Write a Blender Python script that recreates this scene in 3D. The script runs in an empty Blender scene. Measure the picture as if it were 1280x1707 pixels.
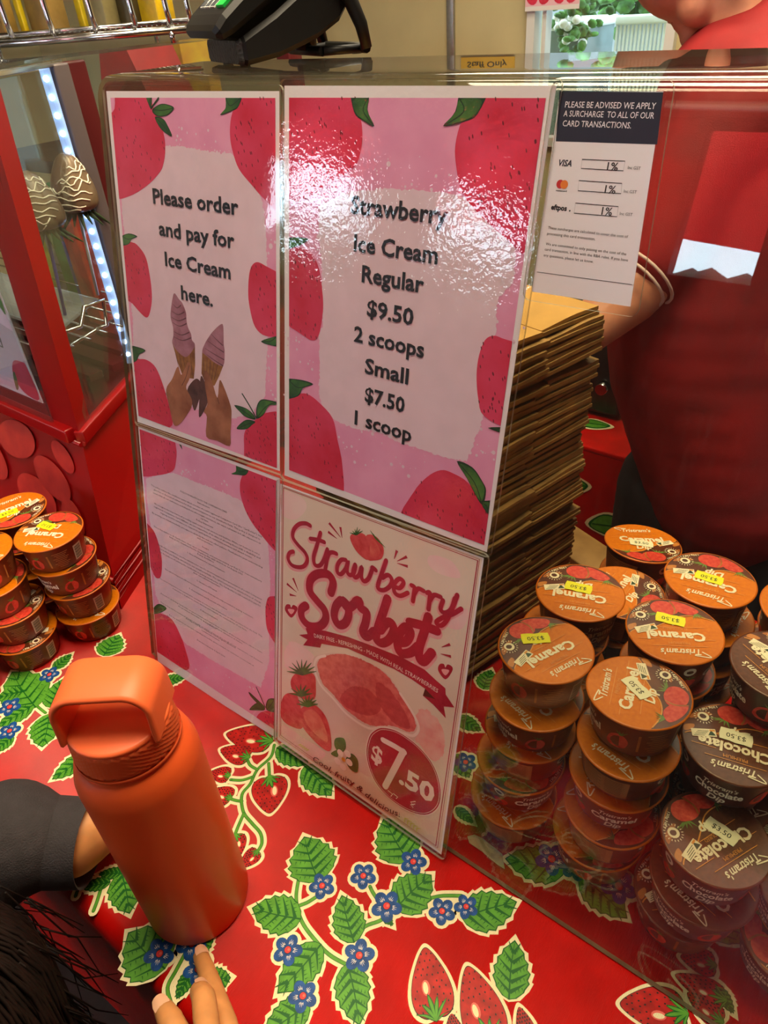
import bpy, bmesh, math, random
from mathutils import Vector, Matrix, noise
random.seed(11)
SC = bpy.context.scene
COL = SC.collection
PI = math.pi

# ------------------------------------------------------------------ camera
# World: z = 0 is the counter top, y runs from the customer side to the staff side, metres.
H = 0.662                                   # camera above the counter
R3 = Matrix(((0.79689571, -0.31256107, 0.51697467),
             (0.60044334, 0.50402394, -0.62082821),
             (-0.06652088, 0.80514933, 0.58932973)))
FPX, PX, PY = 1183.0, 640.0, 853.5
CAM = Vector((0, 0, H))
cam = bpy.data.cameras.new('camera')
cam.sensor_fit = 'HORIZONTAL'; cam.sensor_width = 36.0
cam.lens = 36.0 * FPX / 1280.0
cam.clip_start = 0.02; cam.clip_end = 200
cam_o = bpy.data.objects.new('camera', cam); COL.objects.link(cam_o)
cam_o.matrix_world = Matrix.Translation(CAM) @ R3.to_4x4()
SC.camera = cam_o

# ------------------------------------------------------------------ light and exposure
SC.view_settings.view_transform = 'Standard'
SC.view_settings.look = 'None'
SC.view_settings.gamma = 1.0
SC.view_settings.use_curve_mapping = False
SC.view_settings.exposure = 0.0
SC.cycles.max_bounces = 8
SC.cycles.transparent_max_bounces = 24
SC.cycles.caustics_reflective = False
SC.cycles.caustics_refractive = False
SC.cycles.sample_clamp_indirect = 6.0
W_ = bpy.data.worlds.new('World'); SC.world = W_; W_.use_nodes = True
_bg = W_.node_tree.nodes['Background']
_nt = W_.node_tree                           # daylight sky, brighter on the customers' (sun) side
_tc = _nt.nodes.new('ShaderNodeTexCoord'); _sx = _nt.nodes.new('ShaderNodeSeparateXYZ'); _mr = _nt.nodes.new('ShaderNodeMapRange')
_mr.inputs[1].default_value = 0.5; _mr.inputs[2].default_value = -0.5; _mr.inputs[3].default_value = 1.0; _mr.inputs[4].default_value = 22.0
_nt.links.new(_tc.outputs['Generated'], _sx.inputs[0]); _nt.links.new(_sx.outputs['Y'], _mr.inputs[0]); _nt.links.new(_mr.outputs[0], _bg.inputs['Strength'])
_bg.inputs['Color'].default_value = (0.66, 0.86, 1.0, 1)

def area_light(name, loc, target, size, energy, color):
    l = bpy.data.lights.new(name, 'AREA'); l.shape = 'RECTANGLE'
    l.size, l.size_y = size; l.energy = energy; l.color = color
    o = bpy.data.objects.new(name, l); COL.objects.link(o)
    o.location = loc
    o.rotation_euler = (Vector(target) - Vector(loc)).to_track_quat('-Z', 'Y').to_euler()
    return o
# ceiling lamps of the stall: one row over the counter, one over the staff side, one over the customers
area_light('counter_lamp_light', (-0.42, 0.30, 1.60), (-0.42, 0.30, 0), (0.9, 0.22), 21, (1.0, 0.83, 0.58))
area_light('rear_counter_lamp_light', (-0.25, 0.80, 1.60), (-0.25, 0.62, 0), (0.9, 0.22), 25, (1.0, 0.79, 0.46))
area_light('staff_lamp_light', (-0.6, 1.75, 1.62), (-0.6, 1.6, 0), (1.4, 0.4), 16, (1.0, 0.90, 0.70))
area_light('customer_lamp_light', (-0.75, -0.95, 1.62), (-0.5, -0.3, 0.2), (1.2, 0.4), 1.2, (1.0, 0.90, 0.84))

# ------------------------------------------------------------------ pixel rays of the photograph onto real planes
def ray(px, py):
    return R3 @ Vector(((px - PX) / FPX, -(py - PY) / FPX, -1.0))
def T(px, py, z=0.0):
    r = ray(px, py); return CAM + r * ((z - H) / r.z)
def AX(px, py, x):
    r = ray(px, py); return CAM + r * (x / r.x)
def AY(px, py, y):
    r = ray(px, py); return CAM + r * (y / r.y)
GN = Vector((0, 0.975887, -0.218276))       # glass plane: (q - CAM) . GN = GD
GU = Vector((1, 0, 0)); GV = Vector((0, 0.218276, 0.975887))
GD = 0.4286

# ------------------------------------------------------------------ materials
def lin(c):
    return tuple(((v / 255.0) / 12.92) if v <= 10 else (((v / 255.0) + 0.055) / 1.055) ** 2.4 for v in c)
MATS = {}
def M(name, c, rough=0.5, metal=0.0, spec=0.5, coat=0.0, coat_rough=0.05, noise_amt=0.0, noise_scale=40.0, c2=None,
      bump=0.0, bump_scale=200.0, emit=0.0, sss=0.0, trans=0.0, translucent=0.0, sheen=0.0, bump_kind='noise', alpha=1.0):
    if name in MATS: return MATS[name]
    m = bpy.data.materials.new(name); m.use_nodes = True
    nt = m.node_tree; b = nt.nodes['Principled BSDF']; L = nt.links
    col = lin(c) + (1,)
    b.inputs['Base Color'].default_value = col
    b.inputs['Roughness'].default_value = rough
    b.inputs['Metallic'].default_value = metal
    b.inputs['Specular IOR Level'].default_value = spec
    b.inputs['Coat Weight'].default_value = coat
    b.inputs['Coat Roughness'].default_value = coat_rough
    b.inputs['Subsurface Weight'].default_value = sss
    b.inputs['Subsurface Scale'].default_value = 0.01
    b.inputs['Transmission Weight'].default_value = trans
    b.inputs['Sheen Weight'].default_value = sheen
    b.inputs['Alpha'].default_value = alpha
    if emit:
        b.inputs['Emission Color'].default_value = col
        b.inputs['Emission Strength'].default_value = emit
    tc = None
    if noise_amt or c2 or bump:
        tc = nt.nodes.new('ShaderNodeTexCoord')
    if noise_amt or c2:
        n = nt.nodes.new('ShaderNodeTexNoise'); n.inputs['Scale'].default_value = noise_scale
        n.inputs['Detail'].default_value = 5
        L.new(tc.outputs['Object'], n.inputs['Vector'])
        ramp = nt.nodes.new('ShaderNodeValToRGB')
        ramp.color_ramp.elements[0].position = 0.35; ramp.color_ramp.elements[1].position = 0.68
        a = c2 if c2 else tuple(max(0, v * (1 - noise_amt)) for v in c)
        ramp.color_ramp.elements[0].color = lin(a) + (1,)
        ramp.color_ramp.elements[1].color = col
        L.new(n.outputs['Fac'], ramp.inputs['Fac'])
        L.new(ramp.outputs['Color'], b.inputs['Base Color'])
        if emit: L.new(ramp.outputs['Color'], b.inputs['Emission Color'])
    if bump:
        if bump_kind == 'noise':
            n2 = nt.nodes.new('ShaderNodeTexNoise'); n2.inputs['Scale'].default_value = bump_scale
            n2.inputs['Detail'].default_value = 3; out = n2.outputs['Fac']
        elif bump_kind == 'weave':
            n2 = nt.nodes.new('ShaderNodeTexWave'); n2.wave_type = 'BANDS'; n2.bands_direction = 'X'
            n2.inputs['Scale'].default_value = bump_scale; n2.inputs['Distortion'].default_value = 0.4; out = n2.outputs['Fac']
        else:
            n2 = nt.nodes.new('ShaderNodeTexVoronoi'); n2.inputs['Scale'].default_value = bump_scale; out = n2.outputs['Distance']
        L.new(tc.outputs['Object'], n2.inputs['Vector'])
        bp = nt.nodes.new('ShaderNodeBump'); bp.inputs['Strength'].default_value = bump
        bp.inputs['Distance'].default_value = 0.002
        L.new(out, bp.inputs['Height'])
        L.new(bp.outputs['Normal'], b.inputs['Normal'])
        if coat: L.new(bp.outputs['Normal'], b.inputs['Coat Normal'])
    if translucent:
        tr = nt.nodes.new('ShaderNodeBsdfTranslucent'); tr.inputs['Color'].default_value = col
        mx = nt.nodes.new('ShaderNodeMixShader'); mx.inputs[0].default_value = translucent
        o = nt.nodes['Material Output']
        L.new(b.outputs[0], mx.inputs[1]); L.new(tr.outputs[0], mx.inputs[2]); L.new(mx.outputs[0], o.inputs['Surface'])
    MATS[name] = m; return m

def M_glass(name, tint=(245, 250, 246), haze=0.03, rough=0.01, ior=1.49, haze_c=(225, 225, 220), scratch=0.0):
    """thin clear sheet: straight-through transmission plus Fresnel reflection and a little surface haze"""
    if name in MATS: return MATS[name]
    m = bpy.data.materials.new(name); m.use_nodes = True; nt = m.node_tree; L = nt.links
    nt.nodes.remove(nt.nodes['Principled BSDF']); o = nt.nodes['Material Output']
    tr = nt.nodes.new('ShaderNodeBsdfTransparent'); tr.inputs['Color'].default_value = lin(tint) + (1,)
    gl = nt.nodes.new('ShaderNodeBsdfGlossy'); gl.inputs['Roughness'].default_value = rough
    fr = nt.nodes.new('ShaderNodeFresnel'); fr.inputs['IOR'].default_value = ior
    geo = nt.nodes.new('ShaderNodeNewGeometry')
    vi = nt.nodes.new('ShaderNodeVectorMath'); vi.operation = 'SCALE'
    # same Fresnel from either side of the sheet
    mul = nt.nodes.new('ShaderNodeMath'); mul.operation = 'MULTIPLY_ADD'
    mul.inputs[1].default_value = -2.0; mul.inputs[2].default_value = 1.0
    L.new(geo.outputs['Backfacing'], mul.inputs[0])
    L.new(geo.outputs['Normal'], vi.inputs[0])
    mix = nt.nodes.new('ShaderNodeMixShader')
    lw = nt.nodes.new('ShaderNodeLayerWeight'); lw.inputs['Blend'].default_value = 0.5
    pw = nt.nodes.new('ShaderNodeMath'); pw.operation = 'POWER'; pw.inputs[1].default_value = 4.0
    ma = nt.nodes.new('ShaderNodeMath'); ma.operation = 'MULTIPLY_ADD'; ma.inputs[1].default_value = 0.9; ma.inputs[2].default_value = 0.035
    L.new(lw.outputs['Facing'], pw.inputs[0]); L.new(pw.outputs[0], ma.inputs[0])
    L.new(ma.outputs[0], mix.inputs[0]); L.new(tr.outputs[0], mix.inputs[1]); L.new(gl.outputs[0], mix.inputs[2])
    nt.nodes.remove(fr); nt.nodes.remove(geo); nt.nodes.remove(vi); nt.nodes.remove(mul)
    df = nt.nodes.new('ShaderNodeBsdfDiffuse'); df.inputs['Color'].default_value = lin(haze_c) + (1,)
    mix2 = nt.nodes.new('ShaderNodeMixShader'); mix2.inputs[0].default_value = haze
    if scratch:
        tc = nt.nodes.new('ShaderNodeTexCoord'); mp = nt.nodes.new('ShaderNodeMapping')
        mp.inputs['Scale'].default_value = (60, 4, 4)
        n = nt.nodes.new('ShaderNodeTexNoise'); n.inputs['Scale'].default_value = 8; n.inputs['Detail'].default_value = 6
        mr = nt.nodes.new('ShaderNodeMapRange'); mr.inputs[1].default_value = 0.5; mr.inputs[2].default_value = 0.8
        mr.inputs[3].default_value = haze; mr.inputs[4].default_value = haze + scratch
        L.new(tc.outputs['Object'], mp.inputs[0]); L.new(mp.outputs[0], n.inputs['Vector'])
        L.new(n.outputs['Fac'], mr.inputs[0]); L.new(mr.outputs[0], mix2.inputs[0])
    L.new(mix.outputs[0], mix2.inputs[1]); L.new(df.outputs[0], mix2.inputs[2])
    L.new(mix2.outputs[0], o.inputs['Surface'])
    MATS[name] = m; return m

# ------------------------------------------------------------------ mesh building
def catmull(pts, n=6, closed=True):
    out = []; N = len(pts)
    rng = range(N) if closed else range(N - 1)
    for i in rng:
        if closed: p0, p1, p2, p3 = pts[(i-1) % N], pts[i], pts[(i+1) % N], pts[(i+2) % N]
        else: p0, p1, p2, p3 = pts[max(i-1, 0)], pts[i], pts[i+1], pts[min(i+2, N-1)]
        for k in range(n):
            t = k / n; t2 = t*t; t3 = t2*t
            out.append(tuple(0.5*((2*b) + (-a + c)*t + (2*a - 5*b + 4*c - d)*t2 + (-a + 3*b - 3*c + d)*t3)
                             for a, b, c, d in zip(p0, p1, p2, p3)))
    if not closed: out.append(tuple(pts[-1]))
    return out

class MB:
    def __init__(s): s.v = []; s.f = []; s.mi = []; s.mats = []; s.sm = []
    def m(s, mat):
        if mat not in s.mats: s.mats.append(mat)
        return s.mats.index(mat)
    def face(s, idx, mat, smooth=False): s.f.append(tuple(idx)); s.mi.append(s.m(mat)); s.sm.append(smooth)
    def poly(s, pts, mat, smooth=False):
        b = len(s.v); s.v += [tuple(p) for p in pts]; s.face(range(b, b+len(pts)), mat, smooth)
    def grid(s, rows, mat, closed_u=False, closed_v=False, smooth=True):
        """rows of points -> quads"""
        b = len(s.v); nu = len(rows[0]); nv = len(rows)
        for r in rows: s.v += [tuple(p) for p in r]
        for j in range(nv if closed_v else nv-1):
            for i in range(nu if closed_u else nu-1):
                i2 = (i+1) % nu; j2 = (j+1) % nv
                s.face((b+j*nu+i, b+j*nu+i2, b+j2*nu+i2, b+j2*nu+i), mat, smooth)
    def box(s, c, d, mat, rot=None, bev=0.0):
        x, y, z = d[0]/2, d[1]/2, d[2]/2; c = Vector(c)
        if bev > 0:
            bm = bmesh.new(); bmesh.ops.create_cube(bm, size=1.0)
            for v in bm.verts: v.co = Vector((v.co.x*d[0], v.co.y*d[1], v.co.z*d[2]))
            bmesh.ops.bevel(bm, geom=bm.edges[:], offset=bev, segments=3, profile=0.5, affect='EDGES')
            b = len(s.v); bm.verts.index_update()
            for v in bm.verts:
                p = v.co.copy(); p = (rot @ p if rot else p) + c; s.v.append(tuple(p))
            for f in bm.faces: s.face([b+v.index for v in f.verts], mat, True)
            bm.free(); return
        P = [Vector((sx*x, sy*y, sz*z)) for sz in (-1, 1) for sy in (-1, 1) for sx in (-1, 1)]
        P = [(rot @ p if rot else p) + c for p in P]
        b = len(s.v); s.v += [tuple(p) for p in P]
        for q in ((0, 2, 3, 1), (4, 5, 7, 6), (0, 1, 5, 4), (2, 6, 7, 3), (0, 4, 6, 2), (1, 3, 7, 5)):
            s.face([b+i for i in q], mat)
    def prism(s, pts, off, mat):
        """closed outline (3D) extruded by vector off"""
        off = Vector(off); n = len(pts); b = len(s.v)
        s.v += [tuple(p) for p in pts] + [tuple(Vector(p)+off) for p in pts]
        s.face(range(b, b+n), mat); s.face(range(b+2*n-1, b+n-1, -1), mat)
        for i in range(n):
            j = (i+1) % n; s.face((b+i, b+j, b+n+j, b+n+i), mat)
    def tube(s, pts, r, mat, n=10, cap=True, closed=False):
        pts = [Vector(p) for p in pts]; N = len(pts)
        rs = r if isinstance(r, (list, tuple)) else [r]*N
        rows = []; ref = None
        for i, p in enumerate(pts):
            if closed: t = pts[(i+1) % N] - pts[i-1]
            else: t = pts[min(i+1, N-1)] - pts[max(i-1, 0)]
            t.normalize()
            if ref is None:
                ref = t.orthogonal().normalized()
            ref = (ref - t*ref.dot(t))
            ref = ref.normalized() if ref.length > 1e-6 else t.orthogonal().normalized()
            q = t.cross(ref)
            rows.append([p + (ref*math.cos(2*PI*k/n) + q*math.sin(2*PI*k/n))*rs[i] for k in range(n)])
        b = len(s.v); s.grid(rows, mat, closed_u=True, closed_v=closed)
        if cap and not closed:
            s.face([b+i for i in range(n)][::-1], mat); s.face([b+(N-1)*n+i for i in range(n)], mat)
    def lathe(s, prof, mat, c=(0, 0, 0), n=48, cap_lo=False, cap_hi=False, mats=None):
        rows = [[(c[0]+r*math.cos(2*PI*k/n), c[1]+r*math.sin(2*PI*k/n), c[2]+z) for k in range(n)] for r, z in prof]
        b = len(s.v); s.grid(rows, mat, closed_u=True)
        if cap_lo: s.face([b+i for i in range(n)][::-1], mat)
        if cap_hi: s.face([b+(len(prof)-1)*n+i for i in range(n)], mat)
    def sphere(s, c, r, mat, n=16, m=10, rot=None):
        rx, ry, rz = r if isinstance(r, (list, tuple)) else (r, r, r); c = Vector(c)
        rows = []
        for j in range(m+1):
            th = -PI/2 + PI*j/m
            row = []
            for i in range(n):
                p = Vector((rx*math.cos(th)*math.cos(2*PI*i/n), ry*math.cos(th)*math.sin(2*PI*i/n), rz*math.sin(th)))
                row.append((rot @ p if rot else p) + c)
            rows.append(row)
        s.grid(rows, mat, closed_u=True)
    def mesh(s, name):
        me = bpy.data.meshes.new(name); me.from_pydata(s.v, [], s.f)
        for m in s.mats: me.materials.append(m)
        me.polygons.foreach_set('material_index', s.mi); me.polygons.foreach_set('use_smooth', s.sm)
        me.update(); return me
    def build(s, name, parent=None, origin=None):
        """origin: world point for the object's origin (top-level); children keep their parent's frame"""
        if origin is not None:
            o3 = Vector(origin); s.v = [tuple(Vector(p)-o3) for p in s.v]
        o = bpy.data.objects.new(name, s.mesh(name)); COL.objects.link(o)
        if origin is not None: o.location = origin
        if parent is not None: o.parent = parent
        return o

def tag(o, label=None, cat=None, group=None, kind=None):
    if label: o['label'] = label
    if cat: o['category'] = cat
    if group: o['group'] = group
    if kind: o['kind'] = kind
    return o
def thing(name, label, cat, loc=(0, 0, 0), rz=0, group=None):
    o = bpy.data.objects.new(name, None); COL.objects.link(o)
    o.empty_display_size = 0.02; o.location = loc; o.rotation_euler = (0, 0, rz)
    return tag(o, label, cat, group)
def child(mb, name, root):
    """child mesh given in world coordinates under an unrotated root"""
    o3 = Vector(root.location); mb.v = [tuple(Vector(p)-o3) for p in mb.v]
    return mb.build(name, root)
def struct(name, mb, origin=None):
    return tag(mb.build(name, None, origin), kind='structure')

# ------------------------------------------------------------------ lettering
_TXT = {}
def text_tris(s, bold=0.0, res=2):
    """outline lettering as flat polygons in em units, x from 0; returns verts, faces, width, cap height"""
    k = (s, bold, res)
    if k in _TXT: return _TXT[k]
    cu = bpy.data.curves.new('t', 'FONT'); cu.body = s; cu.size = 1.0; cu.offset = bold; cu.resolution_u = res
    cu.fill_mode = 'FRONT'
    o = bpy.data.objects.new('t', cu); COL.objects.link(o)
    bpy.context.view_layer.update()
    me = bpy.data.meshes.new_from_object(o.evaluated_get(bpy.context.evaluated_depsgraph_get()))
    vs = [(v.co.x, v.co.y) for v in me.vertices]; fs = [tuple(p.vertices) for p in me.polygons]
    bpy.data.meshes.remove(me); bpy.data.objects.remove(o); bpy.data.curves.remove(cu)
    x0 = min(v[0] for v in vs); x1 = max(v[0] for v in vs)
    vs = [(x-x0, y) for x, y in vs]
    _TXT[k] = (vs, fs, x1-x0); return _TXT[k]
_cv, _cf, _cw = text_tris('H'); CAPH = max(v[1] for v in _cv)

def clip_poly(q, quad):
    """keep the part of polygon q inside a convex quad"""
    ar = sum(quad[i][0]*quad[(i+1) % 4][1]-quad[(i+1) % 4][0]*quad[i][1] for i in range(4)); sg = 1 if ar > 0 else -1
    for i in range(4):
        a, b = quad[i], quad[(i+1) % 4]; f = lambda p: sg*((b[0]-a[0])*(p[1]-a[1])-(b[1]-a[1])*(p[0]-a[0])); o = []
        for j in range(len(q)):
            p, r = q[j], q[(j+1) % len(q)]; fp, fr = f(p), f(r)
            if fp >= 0: o.append(p)
            if (fp >= 0) != (fr >= 0): t = fp/(fp-fr); o.append((p[0]+(r[0]-p[0])*t, p[1]+(r[1]-p[1])*t))
        q = o
        if len(q) < 3: return []
    return q
class Sheet:
    """printing on a plane: origin O, axes U, V, normal N; layers lift by dl"""
    def __init__(s, mb, O, U, V, N, dl=0.00005, px=None, w0=0.0):
        s.mb, s.O, s.U, s.V, s.N, s.dl, s.px, s.w0 = mb, Vector(O), Vector(U), Vector(V), Vector(N), dl, px, w0
    def p3(s, u, v, lay): return s.O + s.U*u + s.V*v + s.N*(s.w0 + s.dl*lay)
    def uv(s, px, py):
        q = s.px(px, py) - s.O; return (q.dot(s.U), q.dot(s.V))
    def up(s, lay): s.cnt = getattr(s, 'cnt', 0) + 1; return lay + (s.cnt % 37)*0.024
    def C(s, pts): return [s.uv(*p) for p in pts] if s.px else list(pts)
    def fill(s, pts, mat, lay, smooth=4, raw=False, rough=0.0):
        q = list(pts) if raw else s.C(pts)
        if smooth: q = catmull(q, smooth)
        if rough:
            q2 = []
            for i, a in enumerate(q):
                b = q[(i+1) % len(q)]; L = math.dist(a, b); k = max(1, int(L/0.0013))
                for j in range(k):
                    t = j/k; q2.append((a[0]+(b[0]-a[0])*t+random.gauss(0, rough), a[1]+(b[1]-a[1])*t+random.gauss(0, rough)))
            q = q2
        if getattr(s, 'clip', None) and lay >= 2:
            q = clip_poly(q, s.clip)
            if len(q) < 3: return
        lay = s.up(lay)
        ar = sum(q[i][0]*q[(i+1) % len(q)][1]-q[(i+1) % len(q)][0]*q[i][1] for i in range(len(q)))
        if ar < 0: q = q[::-1]
        s.mb.poly([s.p3(u, v, lay) for u, v in q], mat)
    def stroke(s, pts, w, mat, lay, smooth=5, raw=False, taper=None, closed=False):
        q = list(pts) if raw else s.C(pts)
        if smooth and len(q) > 2: q = catmull(q, smooth, closed)
        N = len(q); L, Rr = [], []
        lay = s.up(lay)
        for i in range(N):
            a = q[i-1] if (closed or i) else q[0]; b = q[(i+1) % N] if closed else q[min(i+1, N-1)]
            dx, dy = b[0]-a[0], b[1]-a[1]; d = math.hypot(dx, dy) or 1e-9
            k = w/2
            if taper: k = w/2*(taper[0] + (taper[1]-taper[0])*i/(N-1))
            nx, ny = -dy/d*k, dx/d*k
            L.append((q[i][0]+nx, q[i][1]+ny)); Rr.append((q[i][0]-nx, q[i][1]-ny))
        b0 = len(s.mb.v)
        for l, r in zip(L, Rr): g = len(s.mb.v)-b0; s.mb.v.append(tuple(s.p3(*r, lay+g*.0012))); s.mb.v.append(tuple(s.p3(*l, lay+g*.0012)))
        for i in range(N if closed else N-1):
            j = (i+1) % N
            s.mb.face((b0+2*i, b0+2*j, b0+2*j+1, b0+2*i+1), mat)
        if not closed and w > 0.0012 and not (taper and w < .0035):
            for e, k in ((q[0], taper[0] if taper else 1), (q[-1], taper[1] if taper else 1)):
                s.disc(e, w/2*k*0.99, mat, lay-.015, n=10, raw=True)
    def disc(s, c, r, mat, lay, n=14, raw=False, ry=None, rot=0.0):
        u, v = c if raw else s.uv(*c); ry = ry or r; lay = s.up(lay)
        ca, sa = math.cos(rot), math.sin(rot)
        s.mb.poly([s.p3(u+r*math.cos(2*PI*k/n)*ca-ry*math.sin(2*PI*k/n)*sa, v+r*math.cos(2*PI*k/n)*sa+ry*math.sin(2*PI*k/n)*ca, lay) for k in range(n)], mat)
    def text(s, txt, pl, pr, cap, mat, lay, bold=0.0, shear=0.0, raw=False, res=2, flat=True):
        """baseline from pl to pr; cap = capital height in metres"""
        vs, fs, wd = text_tris(txt, bold, res)
        a = pl if raw else s.uv(*pl); b = pr if raw else s.uv(*pr)
        if flat == 'avg': a, b = (a[0], (a[1]+b[1])/2), (b[0], (a[1]+b[1])/2)
        elif flat and not raw: b = (b[0], a[1])
        dx, dy = b[0]-a[0], b[1]-a[1]; Ln = math.hypot(dx, dy); dx /= Ln; dy /= Ln
        k = Ln/wd; ky = cap/CAPH; b0 = len(s.mb.v)
        for x, y in vs:
            xx = x*k+y*ky*shear; yy = y*ky
            s.mb.v.append(tuple(s.p3(a[0]+xx*dx-yy*dy, a[1]+xx*dy+yy*dx, lay)))
        for f in fs: s.mb.face([b0+i for i in f], mat)
    def text_path(s, txt, pts, cap, mat, lay, bold=0.0, shear=0.0):
        q = catmull(s.C(pts), 8, False)
        cum = [0]
        for i in range(1, len(q)): cum.append(cum[-1]+math.dist(q[i-1], q[i]))
        vs, fs, wd = text_tris(txt, bold, 2); k = cum[-1]/wd; ky = cap/CAPH; b0 = len(s.mb.v)
        for x, y in vs:
            d = min(max(x*k+y*ky*shear, 0), cum[-1]-1e-7); i = 0
            while i < len(cum)-2 and cum[i+1] < d: i += 1
            t = (d-cum[i])/max(cum[i+1]-cum[i], 1e-9); a, b = q[i], q[i+1]
            dx, dy = b[0]-a[0], b[1]-a[1]; l = math.hypot(dx, dy); dx /= l; dy /= l
            s.mb.v.append(tuple(s.p3(a[0]+(b[0]-a[0])*t-dy*y*ky, a[1]+(b[1]-a[1])*t+dx*y*ky, lay)))
        for f in fs: s.mb.face([b0+i for i in f], mat)

# ------------------------------------------------------------------ soft bodies (people): one continuous surface from joined volumes
def blob(name, prims, mat, parent, voxel=0.004, smooth=6, origin=(0, 0, 0)):
    mb = MB()
    for p in prims:
        if p[0] == 's': mb.sphere(p[1], p[2], mat, 20, 14, p[3] if len(p) > 3 else None)
        else:
            pts, rs = p[1], p[2]
            for i in range(len(pts)-1):
                a, b = Vector(pts[i]), Vector(pts[i+1]); L = (b-a).length
                k = max(2, int(L/(0.35*min(rs[i], rs[i+1])))+1)
                for j in range(k+1):
                    t = j/k; mb.sphere(a+(b-a)*t, rs[i]+(rs[i+1]-rs[i])*t, mat, 16, 10)
    o3 = Vector(origin); mb.v = [tuple(Vector(q)-o3) for q in mb.v]
    tmp = bpy.data.objects.new(name, mb.mesh(name)); COL.objects.link(tmp)
    r = tmp.modifiers.new('r', 'REMESH'); r.mode = 'VOXEL'; r.voxel_size = voxel; r.use_smooth_shade = True
    sm = tmp.modifiers.new('s', 'SMOOTH'); sm.iterations = smooth; sm.factor = 0.5
    bpy.context.view_layer.update()
    me = bpy.data.meshes.new_from_object(tmp.evaluated_get(bpy.context.evaluated_depsgraph_get()))
    bpy.data.objects.remove(tmp)
    me.materials.clear(); me.materials.append(mat)
    me.polygons.foreach_set('use_smooth', [True]*len(me.polygons))
    o = bpy.data.objects.new(name, me); COL.objects.link(o)
    if parent: o.parent = parent
    return o

# ================================================================== the setting
m_cream = M('cream_paint', (214, 200, 150), 0.6, noise_amt=0.05, noise_scale=6)
m_ceil = M('ceiling_paint', (205, 196, 172), 0.8, noise_amt=0.04, noise_scale=5)
m_floor = M('floor_vinyl', (62, 57, 52), 0.5, noise_amt=0.25, noise_scale=12)
m_dimwall = M('stall_wall_paint', (72, 56, 50), 0.7, noise_amt=0.1, noise_scale=5)
m_alu = M('brushed_aluminium', (176, 174, 166), 0.35, metal=0.8, noise_amt=0.08, noise_scale=60)
FZ, CZ = -0.90, 1.70
XL, XR, YF, YB = -4.2, 2.2, -2.6, 2.5
def wall_with_holes(name, axis, pos, a0, a1, holes, mat, th=0.10, z0=FZ, z1=CZ):
    """axis 'x': wall in the x-z plane at y = pos; holes are (a_lo, a_hi, z_lo, z_hi), sorted, not overlapping"""
    mb = MB()
    def seg(a, b, za, zb):
        if b-a < 1e-4 or zb-za < 1e-4: return
        if axis == 'x': mb.box(((a+b)/2, pos, (za+zb)/2), (b-a, th, zb-za), mat)
        else: mb.box((pos, (a+b)/2, (za+zb)/2), (th, b-a, zb-za), mat)
    x = a0
    for lo, hi, zl, zh in holes:
        seg(x, lo, z0, z1); seg(lo, hi, z0, zl); seg(lo, hi, zh, z1); x = hi
    seg(x, a1, z0, z1)
    return struct(name, mb, (0, 0, 0))
mb = MB(); mb.box(((XL+XR)/2, (YF+YB)/2, FZ-0.05), (XR-XL, YB-YF, 0.1), m_floor); struct('floor', mb, (0, 0, FZ))
mb = MB(); mb.box(((XL+XR)/2, (YF+YB)/2, CZ+0.05), (XR-XL, YB-YF, 0.1), m_ceil); struct('ceiling', mb, (0, 0, CZ))
WX0 = AY(884, 40, YB).x; WX1 = AY(1132, 40, YB).x
wall_with_holes('wall_back', 'x', YB+0.05, XL, XR, [(WX0, WX1, 0.20, 1.05)], m_cream)
struct('wall_left', (lambda b: (b.box((XL-0.05, (YF+YB)/2, 0.4), (0.1, YB-YF, CZ-FZ), m_cream), b)[1])(MB()), (XL, 0, 0))
struct('wall_right', (lambda b: (b.box((XR+0.05, (YF+YB)/2, 0.4), (0.1, YB-YF, CZ-FZ), m_dimwall), b)[1])(MB()), (XR, 0, 0))
# the open shop front behind the customers: bays, with unseen posts and low walls added to block sky light, a red awning hanging outside
wall_with_holes('wall_front', 'x', YF-0.05, XL, XR,
                [(-3.60, -2.82, 0.60, 1.42), (-2.20, -1.76, 0.62, 1.42), (-0.97, -0.62, 0.80, 1.42), (0.9, 1.9, -0.4, 1.42)], m_dimwall)
m_awn = M('red_awning_canvas', (225, 40, 40), 0.7, translucent=0.75)
mb = MB()
rows = []
for k in range(25):
    x = XL + (XR-XL)*k/24
    rows.append([(x, YF-0.16, 1.52), (x, YF-0.30, 1.40), (x, YF-0.33, 0.95 + 0.115*max(0, -0.8-x) + 0.012*math.sin(k*2.1))])
mb.grid(list(zip(*rows)), m_awn)
tag(mb.build('awning', None, (0, YF-0.2, 1.3)), 'red canvas awning hanging across the open shop front behind the customers', 'awning')
m_hedge = M('hedge_leaves', (70, 92, 40), 0.7, noise_amt=0.6, noise_scale=9)
mb = MB()
for k in range(46):
    x = -9 + 12*k/45
    mb.sphere((x, -7.2+random.uniform(-.3, .3), 0.46+random.uniform(-.2, .25)), (0.5, 0.5, random.uniform(.6, .95)), m_hedge, 10, 7)
tag(mb.build('hedge', None, (-3, -7.2, -0.9)), 'dark green hedge outside beyond the open shop front', 'hedge', kind='stuff')
mb = MB(); mb.box((-1, -6.5, FZ-0.06), (16, 7.6, 0.1), M('paving', (120, 116, 108), 0.8, noise_amt=0.2, noise_scale=3)); struct('ground', mb, (0, -6.5, FZ))

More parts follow.
